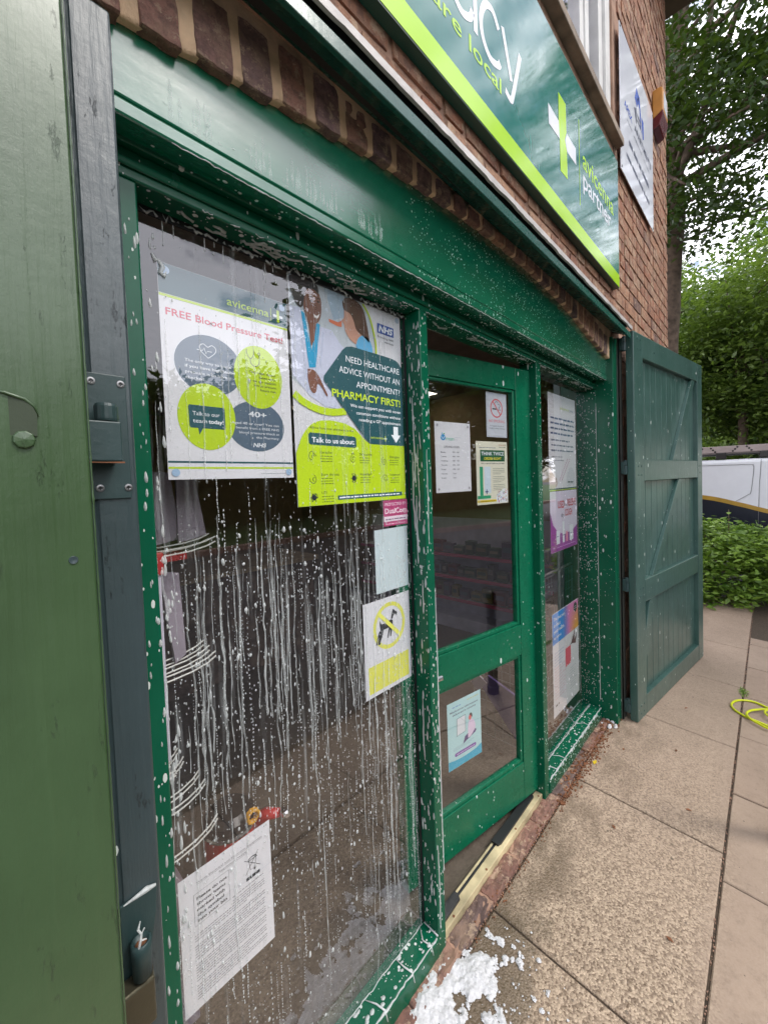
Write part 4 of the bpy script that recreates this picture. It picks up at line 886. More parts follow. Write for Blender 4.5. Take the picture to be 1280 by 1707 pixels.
S.add('dog', (36, 38, 42), poly(dog), 2); S.add('dog', (36, 38, 42), poly([(.048, .152), (.053, .151), (.058, .166), (.066, .178), (.070, .190), (.064, .19), (.054, .172)]), 2); S.add('dog', (36, 38, 42), poly([(.098, .160), (.102, .160), (.108, .178), (.112, .19), (.106, .19), (.102, .178)]), 3)
S.add('dog_collar', WH, stroke([(.117, .2135), (.1255, .2125)], .003), 3)
S.add('slash', Y1, stroke([(.061, .246), (.161, .150)], .0125), 4); S.done()

# --- on the door glass (inside face)
dd = Vector((math.cos(DA), -math.sin(DA), 0)); dn = Vector((-math.sin(DA), -math.cos(DA), 0))       # along the door, and outwards
def dsheet(u, z, depth=.0225):
    """lower-left corner at distance u from the hinge"""
    p = Vector((H[0], H[1], z))-dd*u-dn*depth; return tuple(p)
S = Sheet('hours_notice', 'white opening hours sheet taped to the upper door glass', 'notice', dsheet(.6, -.050), .203, .284, M['paper'], du=tuple(dd))
S.add('logo', (52, 150, 205), disc(.045, .222, .014, .0125, 20)); S.add('logo', WH, stroke([(.034, .228), (.044, .216), (.060, .232)], .003), 2); S.add('logo', (60, 170, 90), disc(.050, .237, .004, .003, 10)); S.add('logo', (52, 150, 205), disc(.040, .238, .003, .003, 10))
S.add('logo_lettering', (92, 188, 160), fit_text('msn', .061, .2105, .0165, .045, .004)); S.add('small_print', (190, 196, 206), greek(.112, .148, .222, .003, 3)); S.add('small_print', (190, 196, 206), greek(.112, .13, .213, .003, 4))
S.add('heading', INK, fit_text('OPENING HOURS', .048, .180, .0088, .088, .004))
for i, d_ in enumerate(('Monday', 'Tuesday', 'Wednesday', 'Thursday', 'Friday', 'Saturday', 'Sunday')):
    y = .160-i*.0173; S.add('day_names', (74, 80, 92), fit_text(d_, .030, y, .0058, .0038*len(d_)+.004, .004))
    if i < 5: S.add('times', (74, 80, 92), fit_text('09:00  -  18:00', .096, y, .0058, .038, .004))
    else: S.add('times', (74, 80, 92), fit_text('Closed', .096, y, .0058, .018, .004))
corner_tabs(S, (160, 160, 168), .005); S.done()
S = Sheet('no_smoking_sign', 'white no smoking sign in the top corner of the door glass', 'sign', dsheet(.2885, .184), .1405, .197, flat((206, 212, 220), .25), du=tuple(dd), thick=.0008, part='plastic_plate')
RD = (214, 84, 92)
S.add('ring', RD, ring(.070, .129, .042, .0055)); S.add('cigarette', INK, rect(.042, .1225, .069, .1285), 1); S.add('cigarette', (150, 90, 90), rect(.0735, .1215, .1, .1245), 1)
S.add('smoke', INK, stroke(smooth_path([(.060, .150), (.066, .158), (.078, .157), (.080, .149), (.090, .147), (.094, .139), (.086, .132), (.091, .127)], 5), .0022), 1)
S.add('slash', RD, stroke([(.044, .160), (.097, .099)], .0055), 2); S.add('heading', RD, fit_text('NO SMOKING', .017, .066, .0125, .108)); S.add('lettering', INK, fit_text('It is against the law to', .024, .048, .0056, .094, .004)); S.add('lettering', INK, fit_text('smoke in these premises', .018, .037, .0056, .106, .004)); S.add('border', (150, 160, 172), stroke([(.004, .004), (.1365, .004), (.1365, .193), (.004, .193)], .0014, True))
S.done()
S = Sheet('repeat_order_poster', 'cream poster with a green banner below the no smoking sign', 'poster', dsheet(.362, -.1135), .211, .277, M['cream'], du=tuple(dd))
S.add('banner', (22, 92, 58), rect(.026, .189, .192, .239)); S.add('heading', WH, fit_text('THINK TWICE', .033, .2165, .0155, .152, .026), 2); S.add('heading', (232, 220, 70), fit_text('ORDER RIGHT', .050, .1965, .0115, .118, .022), 2)
S.add('subheading', INK, fit_text('Only order the medicines you need', .03, .178, .006, .158, .01)); S.add('small_print', (130, 140, 150), greek(.02, .13, .248, .005, 6)); S.add('small_print', (180, 110, 60), greek(.15, .2, .262, .004, 7)); S.add('small_print', (90, 110, 90), greek(.155, .2, .252, .004, 9))
GB = (48, 158, 112)
S.add('bottle_graphic', GB, rect(.020, .040, .041, .166)); S.add('bottle_graphic', GB, poly([(.003, .026), (.090, .026), (.092, .038), (.080, .0396), (.003, .0396)])); S.add('bottle_graphic', (206, 222, 232), rect(.050, .05, .092, .166)); S.add('plus_sign', (60, 70, 110), rect(.061, .045, .066, .067), 2); S.add('plus_sign', (60, 70, 110), rect(.054, .0535, .0608, .0585), 2); S.add('plus_sign', (60, 70, 110), rect(.0662, .0535, .073, .0585), 2)
for b_ in range(3):
    for k in range(4): S.add('small_print', (120, 128, 112), greek(.108, .19, .156-b_*.036-k*.0078, .0034, 30+b_*4+k, 1 if k < 3 else .7))
S.add('yellow_strip', (226, 200, 40), rect(.002, .010, .128, .020)); S.add('small_print', (96, 80, 20), greek(.012, .12, .013, .004, 60), 2)
S.add('pill_burst', WH, poly([(.132, .004), (.207, .004), (.208, .06), (.185, .068), (.150, .052), (.128, .03)]))
for i in range(46):
    a0 = random.uniform(0, 6.28); x, y = random.uniform(.135, .203), random.uniform(.008, .062); S.add('pill_burst', random.choice([(206, 60, 90), (70, 110, 190), (80, 160, 80), (230, 150, 40), (120, 70, 150), (220, 120, 170)]), stroke([(x, y), (x+.006*math.cos(a0), y+.006*math.sin(a0))], .0028), 2+i % 3)
corner_tabs(S, (176, 176, 150), .004); S.done()
S = Sheet('app_poster', 'pale turquoise poster with a small seated figure on the lower door glass', 'poster', dsheet(.579, -1.1965), .2025, .281, flat((184, 226, 228), .35), du=tuple(dd))
S.add('wave', (40, 176, 208), poly([(.0008, .0008), (.2015, .0008), (.2015, .044)]+smooth_path([(.165, .034), (.11, .030), (.05, .032), (.0008, .040)], 4))); S.add('heading', (70, 80, 110), fit_text('Medication information', .016, .236, .0085, .168, .01)); S.add('heading', (70, 80, 110), fit_text('delivered in minutes', .03, .221, .0085, .14, .01))
S.add('small_print', (120, 170, 210), greek(.03, .08, .255, .007, 3)); S.add('small_print', (200, 206, 140), greek(.118, .19, .262, .006, 4)); S.add('pill_button', (124, 84, 170), poly([(.045, .047)]+arc(.160, .0545, .0075, -90, 90, 8)+arc(.045, .0545, .0075, 90, 270, 8)[:-1])); S.add('pill_button', (214, 196, 232), greek(.05, .158, .052, .005, 5), 2)
S.add('phone_frame', (40, 60, 90), stroke([(.052, .130), (.104, .134), (.106, .205), (.054, .203)], .0022, True), 1); S.add('phone_frame', WH, poly([(.055, .133), (.102, .136), (.104, .203), (.056, .201)]), 2)
S.add('figure_platform', (70, 52, 120), poly([(.088, .085), (.165, .108), (.172, .116), (.152, .132), (.10, .112)]), 1); S.add('figure', (232, 214, 236), poly(smooth_path([(.118, .098), (.120, .150), (.126, .168), (.142, .172), (.158, .160), (.166, .130), (.150, .112), (.134, .100)], 4)), 2)
S.add('figure_face', (232, 112, 112), disc(.133, .183, .0085, .0115, 16), 3); S.add('figure_hair', (44, 36, 52), poly(smooth_path([(.128, .194), (.136, .202), (.146, .194), (.146, .180), (.140, .186), (.136, .192), (.128, .194)], 3)[:-1]), 4)
for k in range(3): S.add('small_print', (140, 176, 188), greek(.03, .17, .072-k*.005+.012, .0022, 40+k, .9-.1*k))
S.done()
# --- behind the side window
S = Sheet('window_poster', 'tall white notice with pill strips, upper poster in the narrow side window', 'poster', (2.164, .2425, -.080), .414, .532, M['paper'])
S.add('title', (196, 214, 120), fit_text('avicenna', .17, .455, .018, .14, .01)); S.add('title', (120, 130, 150), fit_text('pharmacy +', .315, .455, .016, .085, .0))
for i in range(4): S.add('lettering', (74, 90, 130), greek(.03, .39, .395-i*.028, .016, 10+i, 1 if i < 3 else .93))
for i in range(3): S.add('lettering', (112, 120, 140), greek(.035, .38, .275-i*.028, .013, 20+i, .8 if not i else 1))
S.add('small_print', (150, 150, 155), greek(.04, .2, .185, .008, 31)); S.add('small_print', (150, 150, 155), greek(.04, .22, .165, .008, 32))
S.add('hand_picture', (206, 188, 178), poly(smooth_path([(.004, .03), (.004, .13), (.03, .115), (.07, .08), (.11, .065), (.11, .03), (.06, .01), (.01, .01), (.004, .03)], 4)[:-1])); S.add('hand_picture', (158, 132, 122), stroke(smooth_path([(.01, .12), (.05, .09), (.09, .07), (.115, .04)], 5), .004), 2)
S.add('jar_picture', (206, 208, 214), poly(smooth_path([(.26, .02), (.25, .06), (.29, .12), (.35, .125), (.39, .08), (.385, .02)], 4)))
for i in range(24):
    a0 = i % 12; S.add('pill_strip', (186, 110, 150), disc(.15+a0*.011+(i//12)*.035, .06+a0*.0105, .0045, .005, 8), 2)
S.add('small_print', (70, 70, 80), greek(.27, .37, .04, .012, 33), 3); S.add('stripe', (40, 56, 72), rect(.001, .0055, .413, .0125)); S.add('stripe', LIME, rect(.001, -.0, .413, .0045)); S.done()
S = Sheet('window_poster', 'white and purple cough poster under the pill strip notice', 'poster', (2.170, .2435, -.420), .411, .336, flat((214, 206, 224)))
S.add('purple_field', (150, 52, 150), poly([(.0008, .0008), (.4102, .0008), (.4102, .125), (.34, .10), (.2, .085), (.1, .11), (.04, .15), (.0008, .22)])); S.add('heading', (190, 44, 62), fit_text('USED', .11, .24, .042, .10, .025)); S.add('heading', (60, 50, 60), fit_text('to', .222, .245, .018, .02)); S.add('heading', (190, 44, 62), fit_text('RELIEVE', .255, .245, .042, .135, .025)); S.add('heading', (60, 50, 60), fit_text('dry', .155, .188, .022, .045, .01)); S.add('heading', (190, 44, 62), fit_text('COUGH', .215, .190, .040, .115, .025))
for x, w_, h_, c in ((.08, .05, .075, WH), (.17, .032, .12, WH), (.225, .026, .06, (230, 150, 170)), (.28, .06, .09, WH)): S.add('product_pack', c, rect(x, .04, x+w_, .04+h_), 2)
for x in (.085, .175, .29): S.add('pack_print', (110, 110, 150), greek(x, x+.03, .08, .008, int(x*100)), 3)
S.add('small_print', (214, 170, 220), greek(.08, .38, .02, .006, 4), 2); S.add('small_print', (214, 170, 220), greek(.03, .06, .02, .012, 5), 2); S.done()
S = Sheet('window_poster', 'blue pink and yellow health check poster at the bottom of the side window', 'poster', (2.163, .2425, -1.330), .404, .578, M['paper'])
nb = 24; ca, cb_, cc = (22, 140, 222), (222, 128, 186), (240, 176, 60)
for i in range(nb):
    for j in range(6):
        t = i/(nb-1); v = j/5; k1 = max(0, min(1, (t-.32)/.3)); k2 = max(0, min(1, (t-.62)/.3))*(1-v)
        c = tuple(int((ca[q]*(1-k1)+cb_[q]*k1)*(1-k2)+cc[q]*k2)//6*6 for q in range(3))
        x0 = .002+i*.4/nb; y0 = .405+j*.17/6; S.add('colour_field', c, rect(x0, y0, x0+.4/nb, y0+.17/6))
for i, t in enumerate(('The best way', 'to check', 'your health', 'at home')): S.add('heading', WH, fit_text(t, .02, .535-i*.034, .019, (.17, .1, .15, .105)[i], .025), 2)
S.add('badge', (34, 26, 34), disc(.355, .535, .028, .03, 24), 2); S.add('badge_lettering', WH, greek(.338, .372, .538, .006, 3), 3); S.add('badge_lettering', WH, greek(.336, .374, .527, .006, 4), 3)
S.add('test_picture', (222, 84, 110), rect(.185, .225, .27, .33)); S.add('test_picture', (110, 50, 66), poly([(.25, .334), (.27, .33), (.32, .38), (.345, .42), (.33, .345), (.36, .36), (.39, .40), (.35, .315), (.30, .33)]), 2)
for k in range(16): S.add('small_print', (150, 170, 205) if k < 5 else (214, 170, 180), greek(.025, .17 if k < 5 else .19, .35-k*.017, .006, 50+k, random.uniform(.6, 1)))
for k in range(9): S.add('small_print', (184, 186, 190), greek(.25, .38, .19-k*.015, .006, 70+k, random.uniform(.6, 1)))
S.add('small_print', (70, 70, 76), greek(.03, .08, .055, .016, 90)); S.done()

# ================================================================== SOAP SUDS
def frame_(U, V, N): return Vector(U), Vector(V), Vector(N)
WALLF = frame_((1, 0, 0), (0, 0, 1), (0, -1, 0)); UNDER = frame_((1, 0, 0), (0, 1, 0), (0, 0, -1)); TOPF = frame_((1, 0, 0), (0, 1, 0), (0, 0, 1)); SIDEF = frame_((0, 1, 0), (0, 0, 1), (-1, 0, 0))
def dome(mb, o, fr, a, b, h, n=7, tail=0.0):
    U, V, N = fr; o = Vector(o); vs = []; ph = random.uniform(0, 6)
    for k, (rr, hh) in enumerate(((1, .0), (.62, .8))):
        for j in range(n):
            t = 2*math.pi*j/n+ph*0; w_ = 1+.16*math.sin(2*t+ph); up = math.sin(t)
            vs.append(o+U*(a*rr*w_*math.cos(t)*(1-.35*tail*max(0, up)))+V*(b*rr*w_*up*(1+tail*max(0, up)))+N*(h*hh))
    vs.append(o+N*h)
    fs = [(j, (j+1) % n, n+(j+1) % n, n+j) for j in range(n)]+[(n+j, n+(j+1) % n, 2*n) for j in range(n)]; mb.add(vs, fs)
def run(mb, x, z0, L, w_, y, h=.0009, wob=.004, seed=0, fr=None, blob=0.5):
    """one streak of suds running down; thickening and thinning as it goes"""
    n = max(6, int(L/.007)); vs = []; ph = random.uniform(0, 50)
    for i in range(n+1):
        t = i/n; z = z0-L*t; q = noise.noise(Vector((z*9, ph, 0)))*wob+noise.noise(Vector((z*34, ph, 5)))*wob*.3
        wk = w_*(0.35+.65*min(1, t*4))*(1+blob*noise.noise(Vector((z*45, ph, 9))))*(1 if t < .96 else .5)
        wk = max(wk, .0004)/2
        if fr is None: vs += [(x+q-wk, y, z), (x+q, y-h, z), (x+q+wk, y, z)]
        else: vs += [(fr, x+q-wk, z), (fr-h, x+q, z), (fr, x+q+wk, z)]
    mb.add(vs, [(3*i+j, 3*i+j+1, 3*i+j+4, 3*i+j+3) for i in range(n) for j in range(2)])
    e = (x+q, y, z0-L); 
    if fr is None: dome(mb, e, WALLF, w_*.65, w_*1.5, h*1.4, tail=.8)
random.seed(21)
GY = .2396
mb = MB(); runs = MB(); thin = MB(); fine = MB()
def top_at(x): return random.uniform(-.10, .02) if x < .57 else random.uniform(-.22, -.08) if x < .8 else random.uniform(-.5, -.1)
for i in range(50):                       # broad runs
    x = random.choice([random.uniform(.25, .99), random.gauss(.42, .1), random.gauss(.78, .1)]); x = min(.993, max(.245, x))
    run(runs if random.random() < .6 else thin, x, top_at(x)-random.uniform(0, .35), random.uniform(.08, .5), random.uniform(.0016, .0048), GY, .0009, .009, blob=.9)
for i in range(72):                      # thin runs
    x = random.uniform(.245, .993); z = top_at(x)-abs(random.gauss(0, .42)); run(runs, x, z, min(random.uniform(.04, .42), z+1.47), random.uniform(.0008, .0022), GY, .0007, .005, blob=.85)
for i in range(34):                       # runs over the notices, thin and sheer
    x = random.uniform(.26, .985); run(thin, x, random.uniform(.15, .53), random.uniform(.08, .4), random.uniform(.0012, .003), GY, .0006, .003)
for i in range(16):                       # wide sheer sheets
    x = random.choice([random.uniform(.84, .99), random.uniform(.28, .8)]); run(thin, x, random.uniform(-.9, -.66) if x > .76 else random.uniform(-.3, 0), random.uniform(.3, .8), random.uniform(.003, .0075 if x > .8 else .0045), GY+.0001, .0006, .008)
for i in range(170):                      # beaded chains
    x = random.uniform(.245, .993); z = random.uniform(-1.2, .05); n = random.randint(5, 26); s_ = random.uniform(.0006, .0014); st = random.uniform(.004, .011)
    for k in range(n):
        z -= st*random.uniform(.6, 1.5); x += random.gauss(0, .0004)
        if z < -1.49: break
        dome(mb, (x, GY, z), WALLF, s_*random.uniform(.7, 1.3), s_*random.uniform(1.1, 2.6), s_*.8, 6)
for i in range(3400):                     # splashes
    x = random.uniform(.24, .996); z = random.choice([random.uniform(-1.45, .52), random.uniform(-1.0, -.1)]); s_ = min(.0042, random.lognormvariate(-6.85, .5))
    if z > 0: s_ *= .8
    dome(mb, (x, GY, z), WALLF, s_, s_*random.uniform(1.1, 2.2), s_*.7, 7, tail=random.choice([0, .6]))
cols = [random.uniform(.40, .995) for _ in range(95)]
for i in range(4300):                     # fine rows of beads low on the right
    x = random.choice(cols)+random.gauss(0, .0007); z = -random.uniform(.35, 1.49)
    if random.random() > (x-.25)/.6 and random.random() > .25: continue
    s_ = random.uniform(.0003, .0009); dome(fine, (x, GY, z), WALLF, s_, s_*random.uniform(1, 2), s_*.6, 5)
for i in range(40):                       # rivulets and foam beads along the left edge of the pane and poster
    dome(mb, (random.gauss(.262, .006), GY, random.uniform(-.9, .5)), WALLF, random.uniform(.002, .004), random.uniform(.004, .011), .002, 8, .7)
# curl of foam at the poster's corner
mb.tube([(.268, GY-.001, .452), (.274, GY-.001, .440), (.279, GY-.001, .444), (.286, GY-.001, .432), (.281, GY-.001, .420), (.288, GY-.001, .415), (.292, GY-.001, .425)], [.002, .0045, .003, .005, .0045, .0035, .0015], 7)
# garland along the head of the pane
for x0 in np.arange(.25, .99, .02):
    if random.random() < .75:
        pts = [(x0+k*.006, GY-.001+random.uniform(-.002, 0), .527+random.gauss(0, .004)) for k in range(6)]; mb.tube(pts, [random.uniform(.0012, .004) for _ in pts], 6)
    if random.random() < .5: run(mb, x0, .525, random.uniform(.01, .05), .002, GY, .001, .001)
w1 = mb.build('soap_suds', M['suds'], None, smooth=True); tag(w1, 'white soap suds streaking down the tall display window', 'soap suds', kind='stuff')
w0 = runs.build('soap_runs', M['suds_run'], None, smooth=True); tag(w0, 'long narrow runs of suds sliding down the display window', 'soap suds', kind='stuff')
w2 = thin.build('soap_film', M['suds_thin'], None, smooth=True); tag(w2, 'thin sheer runs of soapy water on the tall display window', 'soapy water', kind='stuff')
w3 = fine.build('water_beads', M['suds'], None); tag(w3, 'rows of tiny beads drying low on the display window', 'water beads', kind='stuff')
mb = MB()
for i in range(70):                       # left stile
    s_ = random.uniform(.0008, .0036); dome(mb, (random.uniform(.209, .229), .1812, random.uniform(-1.5, .5)), WALLF, s_*.8, s_*random.uniform(1.5, 3), s_*.6, 8, .5)
for i in range(90):                       # mullion face and return
    s_ = random.uniform(.0008, .003); dome(mb, (random.uniform(1.008, 1.042), .1777, random.uniform(-1.45, .52)), WALLF, s_, s_*random.uniform(1.5, 3.5), s_*.6, 8, .5)
for i in range(110):
    s_ = random.uniform(.0012, .0042); dome(mb, (1.0036, random.uniform(.182, .235), random.uniform(-1.45, .52)), SIDEF, s_, s_*random.uniform(1.3, 4), s_*.5, 8, .5)
for i in range(9): run(mb, random.uniform(.186, .23), random.uniform(-1, .4), random.uniform(.05, .3), random.uniform(.003, .006), 0, .0015, .006, fr=1.0037)
run(mb, 1.0425, -.35, .95, .0050, .1776, .002, .0015, blob=.3); run(mb, 1.020, .1, .3, .003, .1776); run(mb, 1.016, -1.2, .28, .004, .1776, .002, .003)
for i in range(70):                      # right mullion, side jamb return, outer jamb
    s_ = random.uniform(.0006, .002); dome(mb, (random.uniform(1.878, 1.918), .1777, random.uniform(-1.4, .52)), WALLF, s_, s_*random.uniform(1.5, 3), s_*.6, 6, .5)
for i in range(130):
    s_ = random.uniform(.001, .0026); dome(mb, (2.7657, random.uniform(.184, .237), random.uniform(-1.45, .52)), SIDEF, s_, s_*random.uniform(1, 2.6), s_*.5, 6)
    s_ = random.uniform(.001, .0036)
    if i % 3 == 0: dome(mb, (2.7757, random.uniform(.087, .177), random.uniform(-1.45, .58)), SIDEF, s_, s_*random.uniform(1, 3), s_*.5, 6)
for i in range(330):                      # side window glass
    s_ = random.uniform(.0006, .0026); x = random.choice([random.uniform(2.55, 2.76), random.uniform(1.93, 2.76)]); dome(mb, (x, GY, random.uniform(-1.45, .5)), WALLF, s_, s_*random.uniform(1, 3), s_*.5, 6)
mb.tube([(2.7655, .180, z+random.gauss(0, .001)) for z in np.arange(-1.45, .5, .05)], [random.uniform(.0006, .0022) for _ in np.arange(-1.45, .5, .05)], 5)
# bright line of foam along the lower lip of the fascia
for x0, x1 in ((.27, .62), (.66, 1.5), (1.55, 2.3), (2.36, 2.76)):
    xs_ = np.arange(x0, x1, .008); mb.tube([(x, .1158, .5845-.003*(x-.17)+random.gauss(0, .0007)) for x in xs_], [.0006+.0022*abs(noise.noise(Vector((x*22, 1, 0)))) for x in xs_], 6)
for i in range(150):
    x = random.uniform(.22, 2.75); s_ = random.uniform(.0012, .0042); dome(mb, (x, random.uniform(.12, .162), .5795), UNDER, s_*1.2, s_, s_*.4, 7)
for i in range(46):                       # curls of foam under the head rail
    x = random.uniform(.3, 2.7); y = random.uniform(.19, .225); n = random.randint(3, 9); pts = []
    for k in range(n): pts.append((x, y, .5345)); x += random.uniform(.004, .016); y = min(.234, max(.186, y+random.gauss(0, .006)))
    mb.tube(pts, [random.uniform(.001, .0036) for _ in pts], 6)
for i in range(260):
    s_ = random.uniform(.0008, .003); dome(mb, (random.uniform(.24, 2.75), random.uniform(.184, .238), .5350), UNDER, s_*1.4, s_, s_*.5, 6)
for x0 in np.arange(.26, 2.72, .028):
    if random.random() < .8: mb.tube([(x0+k*.005, .1806, .5375+random.gauss(0, .0012)) for k in range(5)], [random.uniform(.0004, .0017) for _ in range(5)], 5)
fs_ = mb.build('soap_suds', M['suds'], None, smooth=True); tag(fs_, 'splashes and curls of white foam over the green frames', 'soap suds', kind='stuff')
mb = MB()                                 # pale runs on the fascia
for x0, n in ((.42, 5), (.50, 8), (.56, 9), (.70, 6), (.76, 4), (.31, 4), (.27, 3)):
    for k in range(n):
        x = x0+k*.009+random.gauss(0, .003); L = random.uniform(.02, .065); z = .625+L+random.uniform(0, .02)
        run(mb, x, z, L, random.uniform(.004, .008), .1196, .0003, .002, blob=.3)
for i in range(40):
    x = random.uniform(.26, .9); s_ = random.uniform(.001, .004); dome(mb, (x, .1196, random.uniform(.62, .66)), WALLF, s_*1.5, s_, s_*.3, 7)
f2 = mb.build('soap_film', M['suds_faint'], None, smooth=True); tag(f2, 'pale soapy runs drying on the left of the green fascia', 'soapy water', kind='stuff')
mb = MB()                                 # sills
def edge(x0, x1, y, z, r, dens=.8, st=.012):
    xs_ = np.arange(x0, x1, st)
    mb.tube([(x, y+random.gauss(0, .0012), z) for x in xs_], [max(.0003, r*(.5+abs(noise.noise(Vector((x*30, y*9, 2))))*1.6)) for x in xs_], 6)
edge(.25, .995, .2375, -1.4965, .0022); edge(.25, 1.0, .1765, -1.502, .0028); edge(1.935, 2.76, .2372, -1.4965, .003); edge(1.93, 2.76, .1765, -1.502, .004)
for x in (.74, .86, .955): mb.tube([(x+random.uniform(-.03, .03), .235, -1.4955), (x, .205, -1.4958), (x+.008, .178, -1.499), (x+.012, .172, -1.53)], [.001, .0022, .003, .0015], 6)
mb.tube([(1.001, .238, -1.4955), (.9995, .205, -1.4955), (1.0, .178, -1.499)], [.002, .0022, .003], 6)
for x in np.arange(1.96, 2.74, .055):
    if random.random() < .2: mb.tube([(x+random.uniform(-.04, .0), .236, -1.4957), (x, .205, -1.496), (x+.008, .176, -1.500), (x+.008, .1725, -1.515)], [random.uniform(.0006, .003) for _ in range(4)], 6)
for i in range(55):
    x = random.choice([random.uniform(.6, 1.0), random.uniform(1.93, 2.75)]); s_ = random.uniform(.001, .006); dome(mb, (x, random.uniform(.182, .236), -1.4972), TOPF, s_*1.5, s_, s_*.4, 7)
for i in range(26):
    x = random.uniform(1.93, 2.75); s_ = random.uniform(.002, .006); dome(mb, (x, .1735, -1.51), WALLF, s_*1.5, s_*random.uniform(.8, 3), s_*.6, 7)
fs2 = mb.build('soap_suds', M['suds'], None, smooth=True); tag(fs2, 'white foam lying along the two green window sills', 'soap suds', kind='stuff')
# --- pile of foam on the pavement
def foam_h(x, y):
    """height of the foam at a point (0 = none)"""
    a = 0
    for cx_, cy_, rx, ry, hh in ((.90, .135, .22, .062, 1.15), (1.04, .075, .085, .065, 1.0), (.86, .05, .13, .10, .72), (.70, .10, .2, .1, 1.0), (1.00, -.01, .06, .05, .42), (1.075, .02, .05, .03, .5), (.93, -.05, .07, .06, .35), (1.10, .115, .028, .02, .4)):
        a = max(a, hh*(1-((x-cx_)/rx)**2-((y-cy_)/ry)**2))
    n1 = noise.fractal(Vector((x*30, y*30, 1)), .75, 2.1, 7); n2 = noise.noise(Vector((x*9, y*9, 4)))
    return (a+.5*n1+.42*n2-.46)
dx = .0026; X_ = np.arange(.50, 1.24, dx); Y_ = np.arange(-.12, .176, dx); Hh = np.array([[foam_h(x, y) for y in Y_] for x in X_])
mb = MB(); ids = {}
def fv(i, j):
    if (i, j) not in ids:
        x, y = X_[i], Y_[j]; h = Hh[i, j]; k = noise.noise(Vector((x*120, y*120, 3)))
        ids[(i, j)] = len(mb.v); mb.v.append((x, y, gz(y)+.0015+max(0, min(.032, .016*h**.6 if h > 0 else 0))*(1+.22*k+.12*noise.noise(Vector((x*400, y*400, 7))))))
    return ids[(i, j)]
for i in range(len(X_)-1):
    for j in range(len(Y_)-1):
        if Hh[i:i+2, j:j+2].max() > 0: mb.f.append((fv(i, j), fv(i+1, j), fv(i+1, j+1), fv(i, j+1))); mb.tone.append(.5)
for x, y, s_ in ((1.19, .060, .011), (1.205, .02, .008), (1.18, -.02, .016), (1.20, -.01, .010), (1.23, -.06, .010), (1.14, .02, .014), (1.13, .045, .010), (1.17, .005, .008), (1.12, -.12, .009), (1.06, -.16, .012)):
    for q in range(3): dome(mb, (x+random.gauss(0, s_*.5), y+random.gauss(0, s_*.4), gz(y)+.001), TOPF, s_*random.uniform(.5, 1), s_*random.uniform(.4, .9), s_*.5, 9)
for i in range(160):
    x, y = random.gauss(1.02, .12), random.gauss(0.0, .08); s_ = random.uniform(.001, .004)
    if y < .12: dome(mb, (x, y, gz(y)+.001), TOPF, s_*1.2, s_, s_*.6, 6)
fo = mb.build('foam_pile', M['foam'], None, smooth=True); tag(fo, 'pile of bubbly white foam on the paving below the mullion', 'foam', kind='stuff')
mb = MB()
for i in range(9): dome(mb, (random.uniform(2.70, 2.84), random.uniform(.08, .16), gz(.1)+.004), TOPF, .016, .012, random.uniform(.008, .02), 9)
f3 = mb.build('foam_clot', M['foam'], None, smooth=True); tag(f3, 'small clot of foam at the foot of the far jamb', 'foam', kind='stuff')

# ================================================================== THINGS INSIDE THE SHOP
# --- white display rack at the left of the window
rk = thing('display_rack', 'white wire display rack with red end caps behind the soapy glass', 'display rack', (.26, .62, -1.575))
MB().box(.262, .285, .345, .385, -.60, -.185).build('upright', M['white_plastic'], rk, bevel=.003)
MB().box(.258, .290, .340, .390, -.1845, -.135).build('end_cap', M['red'], rk, bevel=.003)
MB().box(.24, .26, .5, .70, -1.575, .3).build('post', M['wire'], rk)
MB().box(.29, .36, .40, .62, -.168, -.150).build('red_strip', M['red'], rk, bevel=.002)
def wires(z, yo, n, L, up):
    for k in range(n):
        m = MB(); y = yo+k*.036; z1 = z+k*.004
        for dz in (0, .012): m.tube([(.262, y, z1+dz), (.30, y, z1+dz+.001), (.262+L*.6, y, z1+dz+up*.2), (.262+L*.85, y, z1+dz+up*.55), (.262+L, y, z1+dz+up)], .0019, 6)
        m.build('hook', M['wire'], rk)
wires(-.148, .36, 2, .150, .020); wires(-.43, .36, 3, .138, .024); wires(-.655, .37, 2, .055, .025); wires(-.74, .37, 2, .100, .03); wires(-.86, .38, 1, .13, .04)
for k, (x, y) in enumerate(((.285, .42), (.305, .40), (.335, .43), (.365, .41), (.395, .44))):
    t = thing('sleeve', ['clear grey sleeve hanging first from the left on the rack', 'clear grey sleeve hanging second from the left on the rack', 'clear grey sleeve hanging third from the left on the rack', 'clear grey sleeve hanging fourth from the left on the rack', 'outermost clear grey sleeve on the rack, furthest from the frame'][k], 'sleeve', (x, y, -.13), 0, 'plastic sleeves on the display rack')
    m = MB(); q = random.uniform(-.006, .006); m.add([(x-.020, y, -.128), (x+.024+q, y-.012, -.118), (x+.004, y-.006, .04), (x-.018, y, .045), (x-.018, y+.012, -.128), (x+.022+q, y+.004, -.118), (x+.002, y+.01, .04), (x-.016, y+.014, .045)], [(0, 1, 2, 3), (7, 6, 5, 4), (0, 4, 5, 1), (1, 5, 6, 2), (2, 6, 7, 3), (3, 7, 4, 0)])
    m.build('film', M['bag_grey'], t, bevel=.001)
t = thing('sleeve', 'long clear sleeve hanging beside the white upright of the rack', 'sleeve', (.33, .42, -.4), 0, 'plastic sleeves on the display rack')
MB().add([(.302, .42, -.19), (.345, .415, -.20), (.352, .415, -.40), (.328, .42, -.42), (.302, .43, -.19), (.345, .425, -.20), (.352, .425, -.40), (.328, .43, -.42)], [(0, 1, 2, 3), (7, 6, 5, 4), (0, 4, 5, 1), (1, 5, 6, 2), (2, 6, 7, 3), (3, 7, 4, 0)]).build('film', M['bag_grey'], t, bevel=.001)
pb = thing('carrier_bag', 'pale bag with a red top standing low behind the frame', 'bag', (.30, .42, -.98))
